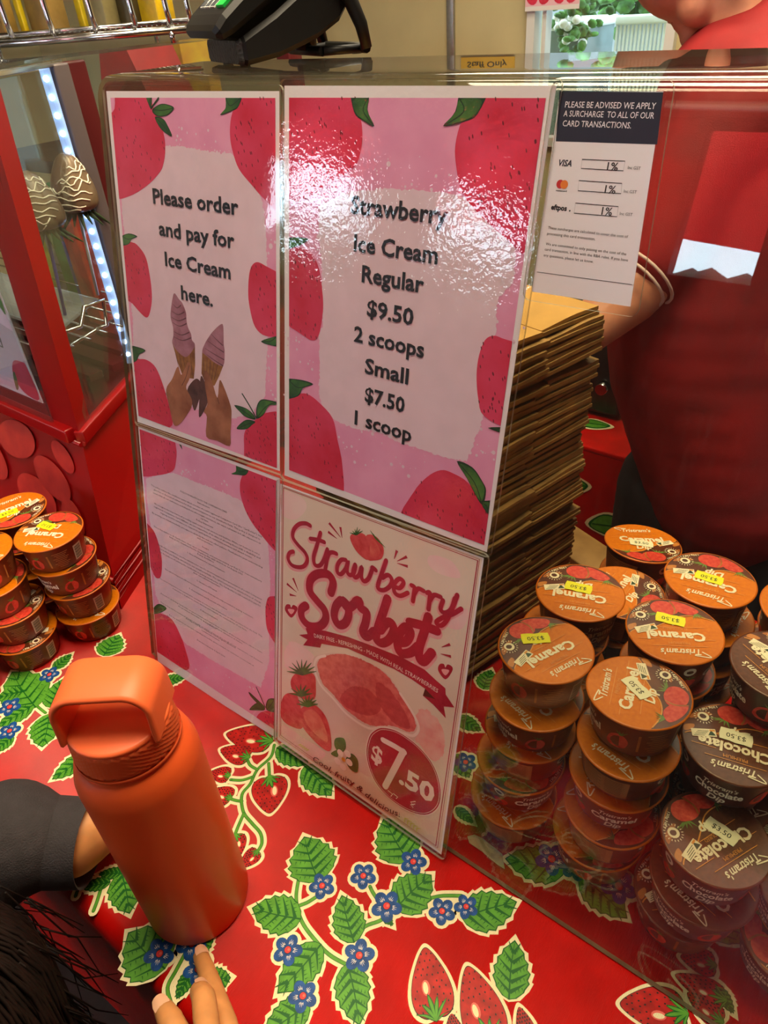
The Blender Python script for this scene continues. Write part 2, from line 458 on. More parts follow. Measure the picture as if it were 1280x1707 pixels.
# back wall: aluminium joint strip, window with frame and panes, planters outside
mb = MB(); c = AY(753, 40, YB)
mb.box((c.x, YB-0.006, 0.4), (0.030, 0.012, 2.6), m_alu, bev=0.003)
struct('trim_1', mb, (c.x, YB, 0.4))
m_winfr = M('window_frame_white', (225, 226, 222), 0.4)
win = thing('window_1', None, None, ((WX0+WX1)/2, YB, 0.6)); win['kind'] = 'structure'
mb = MB(); fw = 0.028
for cx, cz, dx, dz in ((WX0+fw/2, .625, fw, .85), (WX1-fw/2, .625, fw, .85), ((WX0+WX1)/2, .20+fw/2, WX1-WX0, fw), ((WX0+WX1)/2, 1.05-fw/2, WX1-WX0, fw)):
    mb.box((cx, YB-0.002, cz), (dx, 0.05, dz), m_winfr)
mx = AY(912, 40, YB).x
mb.box((mx, YB-0.002, .625), (0.014, 0.04, .8), m_winfr)
child(mb, 'window_frame', win)
mb = MB(); mb.box(((WX0+WX1)/2, YB+0.03, .625), (WX1-WX0-0.03, 0.006, .8), M_glass('window_glass', haze=0.02))
child(mb, 'pane', win)
# strawberry bunting banner at the head of the visible window
m_white = M('white_card', (232, 226, 222), 0.5)
m_red_print = M('print_red', (200, 26, 48), 0.4, noise_amt=0.35, noise_scale=60, c2=(226, 52, 82))
m_green_print = M('print_green', (40, 96, 36), 0.4, noise_amt=0.5, noise_scale=90)
a = AY(880, -60, YB-0.03); b_ = AY(966, 14, YB-0.03)
mb = MB(); mb.box(((a.x+b_.x)/2, YB-0.035, (a.z+b_.z)/2), (b_.x-a.x, 0.004, abs(a.z-b_.z)), M('banner_pink', (236, 190, 200), 0.5))
sh = Sheet(mb, (0, YB-0.037, 0), (1, 0, 0), (0, 0, 1), (0, -1, 0), 0.0003)
sh.fill([(a.x, b_.z), (b_.x, b_.z), (b_.x, b_.z+0.012), (a.x, b_.z+0.012)], m_white, 1, smooth=0)
for k in range(4):
    cx = a.x + (b_.x-a.x)*(0.12+0.25*k)
    sh.disc((cx, b_.z+0.040), 0.020, m_red_print, 2, raw=True, ry=0.026, rot=0.5*(-1)**k)
    sh.disc((cx+0.004, b_.z+0.066), 0.012, m_green_print, 3, raw=True, ry=0.006)
tag(mb.build('strawberry_banner', None, ((a.x+b_.x)/2, YB-0.035, b_.z)), 'pink strawberry print card banner hanging in the back window', 'banner')
# outside the window: grey trough planter, white flowering plant, slatted white crate
m_plant = M('garden_leaves', (92, 150, 62), 0.6, noise_amt=0.5, noise_scale=30)
m_grey = M('grey_planter', (120, 132, 134), 0.6, noise_amt=0.1, noise_scale=20)
yo = YB+0.55
def out(px, py): return AY(px, py, yo)
p0, p1 = out(925, 100), out(1000, 36)
tr = thing('trough_planter', 'grey trough planter outside the back window holding white flowers', 'planter', ((p0.x+p1.x)/2, yo, -0.9))
mb = MB(); mb.box(((p0.x+p1.x)/2, yo, (p1.z-0.9)/2), (p1.x-p0.x, 0.3, p1.z+0.9), m_grey, bev=0.01); child(mb, 'tub', tr)
mb = MB(); mb.box(((p0.x+p1.x)/2, yo, p1.z), (p1.x-p0.x+0.02, 0.32, 0.03), m_winfr, bev=0.01); child(mb, 'rim', tr)
mb = MB(); c = out(995, 30)
for k in range(70):
    d = Vector((random.gauss(0, .035), random.gauss(0, .04), random.gauss(0.02, .05))); mb.sphere(c+d+Vector((0, -.2, -0.02)), (0.018, 0.018, 0.008), m_plant, 7, 5, Matrix.Rotation(random.random()*3, 3, 'X'))
for k in range(14):
    d = Vector((random.gauss(0, .05), random.gauss(0, .03), random.gauss(0.0, .025))); mb.sphere(c+d+Vector((0, -.23, 0)), (0.018, 0.014, 0.014), m_white, 8, 6)
o = child(mb, 'flowers', tr); o['label'] = 'white blooms over green leaves'
p0, p1 = out(1024, 75), out(1128, 36)
cr = thing('slatted_crate', 'white slatted crate outside the back window right of the flowers', 'crate', ((p0.x+p1.x)/2, yo, -0.9))
mb = MB(); mb.box(((p0.x+p1.x)/2, yo+0.12, (p1.z-1.0)/2), (p1.x-p0.x, 0.2, p1.z+0.8), M('slate_grey', (150, 160, 165), 0.6)); child(mb, 'back_board', cr)
mb = MB(); n = 15
for k in range(n):
    x = p0.x + (p1.x-p0.x)*(k+.5)/n; mb.box((x, yo, (p1.z-0.9)/2), ((p1.x-p0.x)/n*.5, 0.02, p1.z+0.9), m_winfr)
mb.box(((p0.x+p1.x)/2, yo, p1.z+.012), (p1.x-p0.x, 0.035, 0.03), m_winfr, bev=.006)
child(mb, 'slats', cr)
mb = MB(); c = out(960, 0)
for k in range(160):
    d = Vector((random.gauss(0, .16), random.gauss(0, .08), random.gauss(0.08, .10))); mb.sphere(c+d+Vector((0, .5, 0)), (0.04, 0.04, 0.02), m_plant, 7, 5, Matrix.Rotation(random.random()*3, 3, 'X'))
for s in (-.1, .1): mb.tube([(c.x+s, yo+.5, -0.9), (c.x+s*.6, yo+.5, c.z)], 0.02, m_green_print, 7)
tag(mb.build('garden_shrub', None, (c.x, yo+.5, -0.9)), 'bright green leafy shrub outside behind the trough planter', 'shrub')
mb = MB(); mb.box((-1.0, YB+2.1, FZ-0.06), (7, 4, 0.1), M('pale_paving', (170, 166, 156), 0.8, noise_amt=0.1)); struct('ground', mb, (-1, YB+2.1, FZ))
ZS0 = H-0.043
# mirror-written counter sign: the yellow notice is on the wall above and is seen only in the polished shelf
cs = Vector((AY(812, 107, YB).x, 0, 0))
def wall_pt_mirrored(px, py, zt):           # wall point whose reflection in the shelf top (z = zt) shows at px,py
    q = AY(px, py, YB-0.01); return Vector((q.x, YB-0.012, 2*zt-q.z))
q0, q1 = wall_pt_mirrored(768, 96, ZS0), wall_pt_mirrored(856, 118, ZS0)
mb = MB(); cx, cz = (q0.x+q1.x)/2, (q0.z+q1.z)/2; hw, hh = abs(q1.x-q0.x)/2, abs(q0.z-q1.z)/2
mb.box((cx, YB-0.006, cz), (hw*2, 0.006, hh*2), M('sign_yellow', (238, 190, 40), 0.4))
sh = Sheet(mb, (cx, YB-0.0095, cz), (1, 0, 0), (0, 0, 1), (0, -1, 0), 0.0003)
sh.text('Staff Only', (-hw*.75, -hh*.35), (hw*.75, -hh*.35), hh*.8, M('print_black', (16, 16, 18), 0.4), 1, bold=.02, raw=True)
tag(mb.build('staff_only_sign', None, (cx, YB-0.006, cz)), 'yellow Staff Only sign on the cream back wall', 'sign')

# ceiling lamps
m_lamp = M('lamp_diffuser', (255, 232, 190), 0.5, emit=1.4)
for nm, loc, sz, lb in (('c', (-0.42, 0.30, 1.66), (1.0, 0.32), 'long ceiling lamp over the front of the counter'), ('r', (-0.25, 0.80, 1.66), (1.0, 0.32), 'long ceiling lamp over the back edge of the counter'), ('s', (-0.6, 1.75, 1.66), (1.5, 0.46), 'wide ceiling lamp over the staff side'),
                        ('u', (-0.75, -0.95, 1.66), (1.3, 0.46), 'ceiling lamp over the customers in front of the counter')):
    t = thing('ceiling_lamp', lb, 'lamp', (loc[0], loc[1], CZ))
    mb = MB(); mb.box((loc[0], loc[1], 1.675), (sz[0], sz[1], 0.05), M('lamp_housing', (230, 230, 226), 0.4), bev=0.006); child(mb, 'housing', t)
    mb = MB(); mb.box((loc[0], loc[1], 1.647), (sz[0]*.94, sz[1]*.9, 0.006), m_lamp); child(mb, 'diffuser', t)

# ================================================================== the oilcloth on the counter
m_cloth = M('oilcloth_red', (196, 10, 4), 0.30, spec=0.32, noise_amt=0.10, noise_scale=30, bump=0.35, bump_scale=260, bump_kind='weave')
m_cloth_cream = M('oilcloth_cream', (246, 236, 190), 0.42, spec=0.2, bump=0.35, bump_scale=260, bump_kind='weave')
m_leaf_l = M('oilcloth_leaf_green', (92, 164, 52), 0.42, spec=0.15, noise_amt=0.12, noise_scale=120)
m_leaf_d = M('oilcloth_leaf_dark', (22, 92, 30), 0.42, spec=0.15)
m_blue = M('oilcloth_blue', (30, 84, 160), 0.42, spec=0.15, noise_amt=0.25, noise_scale=160)
m_pinkred = M('oilcloth_flower_red', (214, 60, 62), 0.42, spec=0.15)
m_bred = M('oilcloth_berry_red', (198, 34, 30), 0.42, spec=0.15, noise_amt=0.25, noise_scale=120)
m_bpink = M('oilcloth_berry_pink', (226, 110, 96), 0.42, spec=0.15)
m_seed = M('oilcloth_black', (24, 18, 20), 0.42, spec=0.15)
m_streak = M('oilcloth_white', (238, 236, 226), 0.42, spec=0.15)
CY0, CY1, CX0, CX1 = 0.063, 0.765, -1.75, 1.25
cl = MB()
prof = [(CY0-0.012, FZ+0.02), (CY0-0.012, -0.35), (CY0-0.012, -0.02), (CY0-0.010, -0.010), (CY0-0.006, -0.004), (CY0, -0.0008), (CY0+0.006, 0.0)]
prof += [(CY0+0.006+(CY1-CY0-0.012)*k/10, 0.0) for k in range(1, 11)] + [(CY1, -0.004), (CY1+0.004, -0.02), (CY1+0.004, -0.5), (CY1+0.004, FZ+0.02)]
rows = [[(CX0+(CX1-CX0)*k/40, y + (0.006*math.sin(k*1.1)*min(1, max(0, -z*4)) if y < CY0 else 0), z) for k in range(41)] for y, z in prof]
cl.grid(rows, m_cloth)
sc_ = Sheet(cl, (0, 0, 0), (1, 0, 0), (0, 1, 0), (0, 0, 1), 0.00006, px=lambda x, y: T(x, y, 0.0))
def loc2(sh, a, b):
    """frame with origin a and unit axis towards b, in sheet coordinates"""
    a = sh.uv(*a); b = sh.uv(*b); L = math.dist(a, b); e = ((b[0]-a[0])/L, (b[1]-a[1])/L)
    return a, e, L
def leaf(a, b, ratio=.7, lay=0, teeth=6, outline=True):
    o, e, L = loc2(sc_, a, b); n = (-e[1], e[0])
    P = lambda s, t: (o[0]+e[0]*s+n[0]*t, o[1]+e[1]*s+n[1]*t)
    hw = lambda t: ratio*L*0.5*(math.sin(PI*min(max(t, 0), 1)**0.72))**0.75
    def outl(b):
        L2 = L + 2*b; pts = []
        def side(sg):
            r = [(-b*.5, 0)] if sg > 0 else []
            for i in range(teeth):
                t0 = (i+.25)/teeth; t1 = (i+1.0)/teeth
                r.append((t0*L - b*.2, sg*(hw(t0)*0.90+b))); r.append((t1*L*0.97+b*.3, sg*(hw(t1-0.08/teeth*6*.5)*1.04+b)))
            return r
        up = side(1)[:-1] + [(L+b*1.6, 0)]; dn = side(-1)[:-1][::-1]
        return [P(*q) for q in up+dn]
    if outline: sc_.fill(outl(0.0032), m_cloth_cream, 1+lay, smooth=0, raw=True)
    sc_.fill(outl(0.0), m_leaf_d, 4+lay, smooth=0, raw=True)
    # lighter blade, inset
    o2 = outl(-0.0011); sc_.fill(o2, m_leaf_l, 5+lay, smooth=0, raw=True)
    sc_.stroke([P(0, 0), P(L*.5, ratio*L*.03), P(L*.94, 0)], 0.0013, m_leaf_d, 6+lay, raw=True, taper=(1.2, .4))
    for i in range(5):
        t = .12+.16*i; w = hw(t+.12)
        for sg in (1, -1):
            sc_.stroke([P(t*L, 0), P((t+.10)*L, sg*w*.45), P((t+.20)*L, sg*w*.86)], 0.0020 if sg > 0 else 0.0026, m_leaf_d, 6+lay, raw=True, taper=(1.3, .15))
            for q in (.3, .5, .7):
                sc_.stroke([P((t+.16*q)*L, sg*w*q*.95), P((t+.16*q-.055)*L, sg*w*(q*.95+.08))], 0.0009, m_leaf_d, 6+lay, raw=True, smooth=0, taper=(1, .1))
def flower(c, r, rot=0.0, lay=0, sq=1.0):
    """r in pixels along x at that place"""
    u = sc_.uv(*c); u2 = sc_.uv(c[0]+r, c[1]); R = math.dist(u, u2)*0.92
    for k in range(5):
        a = rot+2*PI*k/5; cx, cy = u[0]+math.cos(a)*R*.58, u[1]+math.sin(a)*R*.58*sq
        sc_.disc((cx, cy), R*.46+0.0026, m_cloth_cream, 2+lay, raw=True)
    sc_.disc(u, R*.6, m_blue, 9+lay, raw=True)
    for k in range(5):
        a = rot+2*PI*k/5; cx, cy = u[0]+math.cos(a)*R*.58, u[1]+math.sin(a)*R*.58*sq
        sc_.disc((cx, cy), R*.46, m_blue, 9+lay, raw=True, ry=R*.40, rot=a)
        for d in (-.26, -.09, .09, .26):
            l0 = R*(.40+random.uniform(-.05, .05)); l1 = R*(.74-abs(d)*.6)
            sc_.stroke([(u[0]+math.cos(a+d)*l0, u[1]+math.sin(a+d)*l0), (u[0]+math.cos(a+d)*l1, u[1]+math.sin(a+d)*l1)], R*.052, m_streak, 11+lay, raw=True, smooth=0, taper=(.9, .15))
    sc_.disc(u, R*.25, m_seed, 12+lay, raw=True)
    sc_.disc(u, R*.22, m_pinkred, 13+lay, raw=True); sc_.disc((u[0]+R*.05, u[1]+R*.05), R*.09, m_bpink, 14+lay, raw=True)
def stem(pts, w=0.0034, lay=0):
    sc_.stroke(pts, w+0.0062, m_cloth_cream, 1+lay*.2, smooth=6)
    sc_.stroke(pts, w, m_leaf_d, 3, smooth=6); sc_.stroke(pts, w*.72, m_leaf_l, 3.5, smooth=6)
def berry(a, b, ratio=.8, lay=0, hull=True):
    """a: stalk end, b: tip"""
    o, e, L = loc2(sc_, a, b); n = (-e[1], e[0]); W = ratio*L*.5
    P = lambda s, t: (o[0]+e[0]*s*L+n[0]*t*W, o[1]+e[1]*s*L+n[1]*t*W)
    sh_ = [(0.02, 0), (0.0, .45), (.10, .86), (.30, 1.0), (.55, .86), (.80, .52), (.95, .22), (1.0, 0), (.95, -.22), (.80, -.52), (.55, -.86), (.30, -1.0), (.10, -.86), (0.0, -.45)]
    g = 0.0030
    sc_.fill([P(s+(s-.45)*2*g/L, t*(1+g/W)) for s, t in sh_], m_cloth_cream, 1+lay, raw=True)
    sc_.fill([P(s, t) for s, t in sh_], m_seed, 4+lay, raw=True)
    sc_.fill([P(.5+(s-.5)*.975, t*.97) for s, t in sh_], m_bred, 5+lay, raw=True)
    sc_.disc(P(.42, .25), W*.34, m_bpink, 6+lay, raw=True, ry=W*.20, rot=math.atan2(e[1], e[0]))
    sc_.disc(P(.42, .27), W*.26, m_cloth_cream, 7+lay, raw=True, ry=W*.12, rot=math.atan2(e[1], e[0]))
    for i in range(9):
        for j in range(-3, 4):
            s = .10+.10*i; t = j*.27+(.135 if i % 2 else 0)
            lim = .86*(1-max(0, (s-.3)/.75)**1.7)
            if abs(t) < lim and not (abs(s-.42) < .12 and abs(t-.27) < .3):
                sc_.disc(P(s+random.uniform(-.015, .015), t+random.uniform(-.04, .04)), 0.0009, m_seed, 8+lay, n=7, raw=True, ry=0.0006, rot=math.atan2(e[1], e[0]))
    if hull:
        for k in range(6):
            an = -1.25+2.5*k/5; l = .34+.05*(k % 2)
            tip = (math.cos(an)*l-.04, math.sin(an)*l*L/W*.8)
            q = [(-.05, .0), (tip[0]*.5, tip[1]*.5+.12), tip, (tip[0]*.5+.02, tip[1]*.5-.12)]
            sc_.fill([P(*z) for z in q], m_leaf_d, 9+lay, raw=True, smooth=3)
            q = [(-.04, .0), (tip[0]*.5, tip[1]*.5+.07), (tip[0]*.92, tip[1]*.92), (tip[0]*.5+.01, tip[1]*.5-.07)]
            sc_.fill([P(*z) for z in q], m_leaf_l, 10+lay, raw=True, smooth=3)
def crop(x0, y0, s): return lambda x, y: (x0+x/s, y0+y/s)
k = crop(400, 1360, 2.667)
for st_ in ([(262, 275), (250, 370), (275, 470), (340, 560), (400, 620), (470, 660)], [(262, 400), (300, 385), (340, 360)], [(505, 535), (560, 490), (630, 462), (650, 420)],
            [(578, 315), (590, 340), (610, 370)], [(840, 368), (900, 356), (985, 356)], [(770, 230), (765, 260), (760, 280)]): stem([k(*q) for q in st_])
for a, b, r in (((350, 292), (285, 92), .98), ((272, 460), (52, 410), .74), ((508, 565), (452, 352), .70), ((478, 655), (532, 935), .64), ((362, 570), (165, 792), .62),
                ((310, 830), (100, 975), .66), ((750, 205), (640, 8), .90), ((690, 415), (852, 262), .85), ((985, 455), (1232, 382), .68), ((1195, 818), (1222, 552), .66)):
    leaf(k(*a), k(*b), r)
leaf(k(630, 425), k(680, 490), .6, teeth=3)
for c, r in (((365, 312), 62), ((548, 268), 62), ((652, 402), 74), ((770, 205), 64), ((898, 425), 64), ((1005, 405), 58), ((213, 597), 70), ((530, 622), 74), ((280, 802), 70)):
    flower(k(*c), r/2.667, random.random())
berry(k(872, 900), k(822, 585), .66); berry(k(1120, 1010), k(1010, 668), .64, lay=.5); berry(k(1290, 1010), k(1240, 850), .62, lay=.3); berry(k(960, 1000), k(940, 880), .8, lay=.2)
berry(crop(740, 1250, 2.37)(955, 1040), crop(740, 1250, 2.37)(694, 1005), .68)
berry(crop(740, 1250, 2.37)(1100, 1075), crop(740, 1250, 2.37)(960, 960), .7, lay=-.4)
k = crop(340, 1180, 4.267)
for st_ in ([(500, 265), (475, 350), (380, 440), (330, 540), (270, 620), (280, 740), (340, 820), (400, 890), (412, 960), (390, 1010)], [(380, 440), (330, 410), (310, 372)],
            [(350, 490), (270, 515), (190, 512)], [(460, 395), (463, 440), (466, 500)], [(270, 665), (230, 660), (195, 650)], [(282, 755), (245, 840), (225, 890)]): stem([k(*q) for q in st_])
berry(k(480, 235), k(158, 185), .66, lay=.2); berry(k(322, 352), k(118, 295), .72, lay=.5); berry(k(185, 482), k(40, 462), .85); berry(k(466, 490), k(468, 752), .90)
berry(k(195, 645), k(60, 585), .9); berry(k(385, 1015), k(255, 1140), .75); berry(k(225, 900), k(235, 1080), .8)
leaf(k(515, 285), k(745, 405), .62); leaf(k(715, 415), k(908, 628), .66)
k = crop(0, 1040, 4.0)
for st_ in ([(190, 370), (182, 440), (230, 530), (305, 595)], [(190, 405), (240, 390), (280, 365)], [(405, 505), (440, 490), (480, 470)]): stem([k(*q) for q in st_])
for a, b, r in (((175, 440), (-30, 500), .75), ((335, 560), (422, 365), .72), ((330, 598), (282, 825), .80), ((225, 540), (-20, 690), .60), ((90, 745), (-60, 870), .7),
                ((355, 305), (478, 200), .65), ((690, 215), (795, 72), .98), ((1080, 385), (1240, 355), .62), ((600, 860), (345, 1040), .58)): leaf(k(*a), k(*b), r)
for c, r in (((65, 555), 78), ((398, 570), 64), ((65, 715), 74), ((330, 340), 68)): flower(k(*c), r/4.0, random.random())
k = crop(180, 1520, 4.923)
leaf(k(470, 470), k(165, 170), .95); leaf(k(700, 330), k(870, 180), .9); leaf(k(790, 590), k(1010, 540), 1.0); leaf(k(690, 480), k(560, 720), .6)
stem([k(640, 330), k(560, 480), k(490, 620), k(520, 760)])
for c, r in (((425, 345), 135), ((690, 262), 135), ((740, 470), 128)): flower(k(*c), r/4.923, .3)
k = crop(0, 1250, 4.877)
leaf(k(985, 990), k(1055, 1335), .72); leaf(k(900, 1075), k(655, 1120), .5); leaf(k(1010, 1000), k(800, 1010), .5)
stem([k(820, 1130), k(790, 1230), k(760, 1310)]); stem([k(690, 1100), k(640, 1130), k(615, 1190)])
# under the cups behind the clear guard
k = crop(740, 1250, 2.37)
leaf(k(480, 470), k(240, 430), .66); leaf(k(540, 495), k(725, 668), .66); flower(k(425, 432), 30, .2); flower(k(515, 468), 24, .5); flower(k(690, 540), 32, .1)
k = crop(1020, 1420, 4.923)
berry(k(930, 1215), k(515, 1010), .55); berry(k(850, 930), k(560, 860), .8); leaf(k(850, 1100), k(1000, 1330), .6)
k = crop(740, 1120, 3.048)
leaf(k(60, 230), k(190, 300), .6); leaf(k(50, 420), k(130, 540), .7); leaf(k(60, 690), k(150, 770), .5); leaf(k(200, 90), k(240, -10), .8); flower(k(110, 460), 20)
# the same print where cups and boxes leave gaps
for a, b in (((960, 1250), (1010, 1180)), ((1120, 1330), (1180, 1300)), ((1180, 1560), (1250, 1500)), ((1240, 1400), (1300, 1350)), ((60, 1180), (20, 1120))): leaf(a, b, .7)
tag(cl.build('tablecloth', None, (0, 0.4, 0)), 'red oilcloth printed with strawberries, blue flowers and green leaves covering the counter', 'tablecloth')
# torn paper tape stuck on the cloth inside the guard
k = crop(740, 1250, 2.37)
mb = MB(); sh = Sheet(mb, (0, 0, 0), (1, 0, 0), (0, 1, 0), (0, 0, 1), 0.0, px=lambda x, y: T(x, y, 0.0), w0=0.0016)
sh.fill([k(92, 345), k(120, 338), k(150, 352), k(185, 378), k(230, 415), k(240, 475), k(215, 460), k(190, 440), k(150, 405), k(100, 372)], M('paper_tape', (206, 194, 160), 0.7, noise_amt=0.15, noise_scale=80), 0, smooth=0)
q = T(800, 1425, 0)
tag(mb.build('paper_tape', None, (q.x, q.y, 0.0)), 'torn piece of pale paper tape on the red cloth by the guard bottom edge', 'tape')

# ================================================================== clear acrylic guard with a shelf on top
m_acryl = M_glass('clear_acrylic', tint=(231, 232, 226), haze=0.004, haze_c=(214, 200, 190), scratch=0.010)
m_acryl_edge = M('acrylic_edge', (150, 132, 108), 0.15, coat=0.6, noise_amt=0.2, noise_scale=50, alpha=0.9)
GX0, GX1 = -0.648, 0.62
def gp(x, h, w=0.0):
    """point on the leaning front panel: x, height, w towards the customer"""
    y = (GD - w + (h-H)*0.218276)/0.975887
    return Vector((x, y, h))
ZS = H-0.043
guard = thing('display_guard', 'clear acrylic leaning counter guard with a flat shelf along its top', 'sneeze guard', (0, 0.36, 0))
prof = []
for h in (0.0022, 0.15, 0.3, 0.45, ZS-.027): q = gp(0, h, -0.0014); prof.append((q.y, q.z))
e0 = prof[-1]
for k in range(1, 7):
    t = k/6; prof.append((e0[0]+0.006*t+0.016*t*t, ZS-.027+.027*(1-(1-t)**2)))
for y in (0.46, 0.50, 0.53, 0.556): prof.append((y, ZS))
def offs(pr, d):
    out_ = []
    for i, p in enumerate(pr):
        a = pr[max(i-1, 0)]; b = pr[min(i+1, len(pr)-1)]; dx, dy = b[0]-a[0], b[1]-a[1]; l = math.hypot(dx, dy)
        out_.append((p[0]+dy/l*d, p[1]-dx/l*d))
    return out_
inn = offs(prof, 0.004)
mb = MB()
for pr in (prof, inn): mb.grid([[(GX0, y, z), (GX1, y, z)] for y, z in pr], m_acryl, smooth=True)
child(mb, 'bent_panel', guard)
mb = MB()
for x in (GX0, GX1):                         # polished cut ends of the sheet
    mb.grid([[(x, a[0], a[1]), (x, b[0], b[1])] for a, b in zip(prof, inn)], m_acryl_edge, smooth=False)
for a, b in ((prof[0], inn[0]), (prof[-1], inn[-1])): mb.grid([[(GX0, a[0], a[1]), (GX1, a[0], a[1])], [(GX0, b[0], b[1]), (GX1, b[0], b[1])]], m_acryl_edge)
child(mb, 'polished_edge', guard)
# end panels
for x in (GX0+0.004, GX1-0.004):
    mb = MB(); o = [(x, inn[0][0]+.001, 0.001), (x, inn[4][0]+.001, inn[4][1]), (x, inn[-4][0], ZS-.0045), (x, 0.552, ZS-.0045), (x, 0.552, 0.40), (x, 0.42, 0.001)]
    mb.prism(o, (0.004, 0, 0), m_acryl); child(mb, 'end_panel', guard)

# ------------------------------------------------------------------ posters
def M_lam(name, bump=0.0, rough=0.03, base=0.05):
    if name in MATS: return MATS[name]
    m = bpy.data.materials.new(name); m.use_nodes = True; nt = m.node_tree; L = nt.links
    nt.nodes.remove(nt.nodes['Principled BSDF']); o = nt.nodes['Material Output']
    tr = nt.nodes.new('ShaderNodeBsdfTransparent'); gl = nt.nodes.new('ShaderNodeBsdfGlossy'); gl.inputs['Roughness'].default_value = rough
    lw = nt.nodes.new('ShaderNodeLayerWeight'); pw = nt.nodes.new('ShaderNodeMath'); pw.operation = 'POWER'; pw.inputs[1].default_value = 3.5
    lw.inputs['Blend'].default_value = 0.5
    ma = nt.nodes.new('ShaderNodeMath'); ma.operation = 'MULTIPLY_ADD'; ma.inputs[1].default_value = 0.9; ma.inputs[2].default_value = base
    mix = nt.nodes.new('ShaderNodeMixShader')
    L.new(lw.outputs['Facing'], pw.inputs[0]); L.new(pw.outputs[0], ma.inputs[0]); L.new(ma.outputs[0], mix.inputs[0])
    L.new(tr.outputs[0], mix.inputs[1]); L.new(gl.outputs[0], mix.inputs[2]); L.new(mix.outputs[0], o.inputs['Surface'])
    if bump:
        tc = nt.nodes.new('ShaderNodeTexCoord'); n = nt.nodes.new('ShaderNodeTexNoise'); n.inputs['Scale'].default_value = 260; n.inputs['Detail'].default_value = 2
        n2 = nt.nodes.new('ShaderNodeTexNoise'); n2.inputs['Scale'].default_value = 9
        ad = nt.nodes.new('ShaderNodeMath'); ad.operation = 'MULTIPLY_ADD'; ad.inputs[1].default_value = 12.0
        bp = nt.nodes.new('ShaderNodeBump'); bp.inputs['Strength'].default_value = bump; bp.inputs['Distance'].default_value = 0.0008
        L.new(tc.outputs['Object'], n.inputs['Vector']); L.new(tc.outputs['Object'], n2.inputs['Vector'])
        L.new(n2.outputs['Fac'], ad.inputs[0]); L.new(n.outputs['Fac'], ad.inputs[2]); L.new(ad.outputs[0], bp.inputs['Height'])
        L.new(bp.outputs['Normal'], gl.inputs['Normal'])
    MATS[name] = m; return m
m_paper = M('paper_white', (236, 232, 234), 0.6)
m_pink = M('poster_pink', (228, 150, 188), 0.6, noise_amt=0.05, noise_scale=30, c2=(236, 166, 200))
m_blob = M('poster_pale', (234, 210, 222), 0.6, noise_amt=0.03, noise_scale=60)
m_pred = M('poster_berry', (206, 26, 62), 0.55, noise_scale=28, c2=(222, 62, 100))
m_pgreen = M('poster_leaf', (74, 128, 46), 0.55, noise_scale=60, c2=(28, 78, 34))
m_pgreend = M('poster_leaf_dark', (22, 52, 24), 0.55)
m_ink = M('ink_black', (18, 18, 22), 0.5)
m_pseed = M('poster_seed', (104, 16, 34), 0.55)
m_lam = M_lam('laminate', bump=0.22, base=0.05)
m_lam_flat = M_lam('laminate_flat', bump=0.03, base=0.03)
def gpx(x, y):
    r = ray(x, y); return CAM + r*(GD/r.dot(GN))
def poster(label, corners, pouch=0.004, lam=m_lam, group=None, wbase=0.0, tilt=0.0):
    """corners: paper TL TR BR BL in photo pixels"""
    P = [gpx(*c) for c in corners]; n4, v4, pf = GN, GV, gpx
    if tilt:                                     # the foot of the sheet stands off the guard
        L = (P[0]-P[3]).length; v4 = (GV*L+GN*tilt).normalized(); n4 = (GN*L-GV*tilt).normalized(); p0 = (P[0]+P[1])/2
        def pf(x, y): r = ray(x, y); return CAM + r*((p0-CAM).dot(n4)/r.dot(n4))
        P = [pf(*c) for c in corners]
    c0 = sum(P, Vector())/4
    t = thing('poster', label, 'poster', c0, 0, group)
    mb = MB(); sh = Sheet(mb, c0, GU, v4, -n4, 0.00004, px=pf, w0=0.0006+wbase)
    us = [sh.uv(*c) for c in corners]
    sh.fill(us, m_paper, 0, smooth=0, raw=True)
    b = [sh.p3(u, v, 0) - GN*(-0.0003) for u, v in us]      # back of the sheet
    mb.poly(b[::-1], m_paper)
    sh.t = t; sh.us = us; sh.pouch = pouch; sh.lam = lam; return sh
def finish(sh):
    o3 = sh.t.location
    child(sh.mb, 'printed_sheet', sh.t)
    us = sh.us; pc = sh.pouch; cu = sum(u for u, v in us)/4; cv = sum(v for u, v in us)/4
    pts = []
    for u, v in us:
        su = 1 if u > cu else -1; sv = 1 if v > cv else -1; r = 0.005
        cx, cy = u+su*(pc-r), v+sv*(pc-r); a0 = math.atan2(sv, su)
        arc = [(cx+r*math.cos(a0+d), cy+r*math.sin(a0+d)) for d in (-PI/4, -PI/8, 0, PI/8, PI/4)]
        pts.append(arc)
    loop = []
    for arc in pts: loop += (arc[::-1])
    mb = MB(); front = [sh.p3(u, v, 0) - GN*0.0012 for u, v in loop]
    mb.poly(front[::-1], sh.lam); mb.poly([p + GN*0.0022 for p in front], sh.lam)
    n = len(front)
    e = MATS.get('pouch_edge') or M_glass('pouch_edge', tint=(235, 235, 228), haze=0.35, haze_c=(220, 216, 200))
    for i in range(n):
        j = (i+1) % n; mb.poly([front[i], front[j], front[j]+GN*0.0022, front[i]+GN*0.0022], e)
    o = child(mb, 'laminate_pouch', sh.t); o['label'] = 'clear glossy laminate over the sheet'
    return sh.t
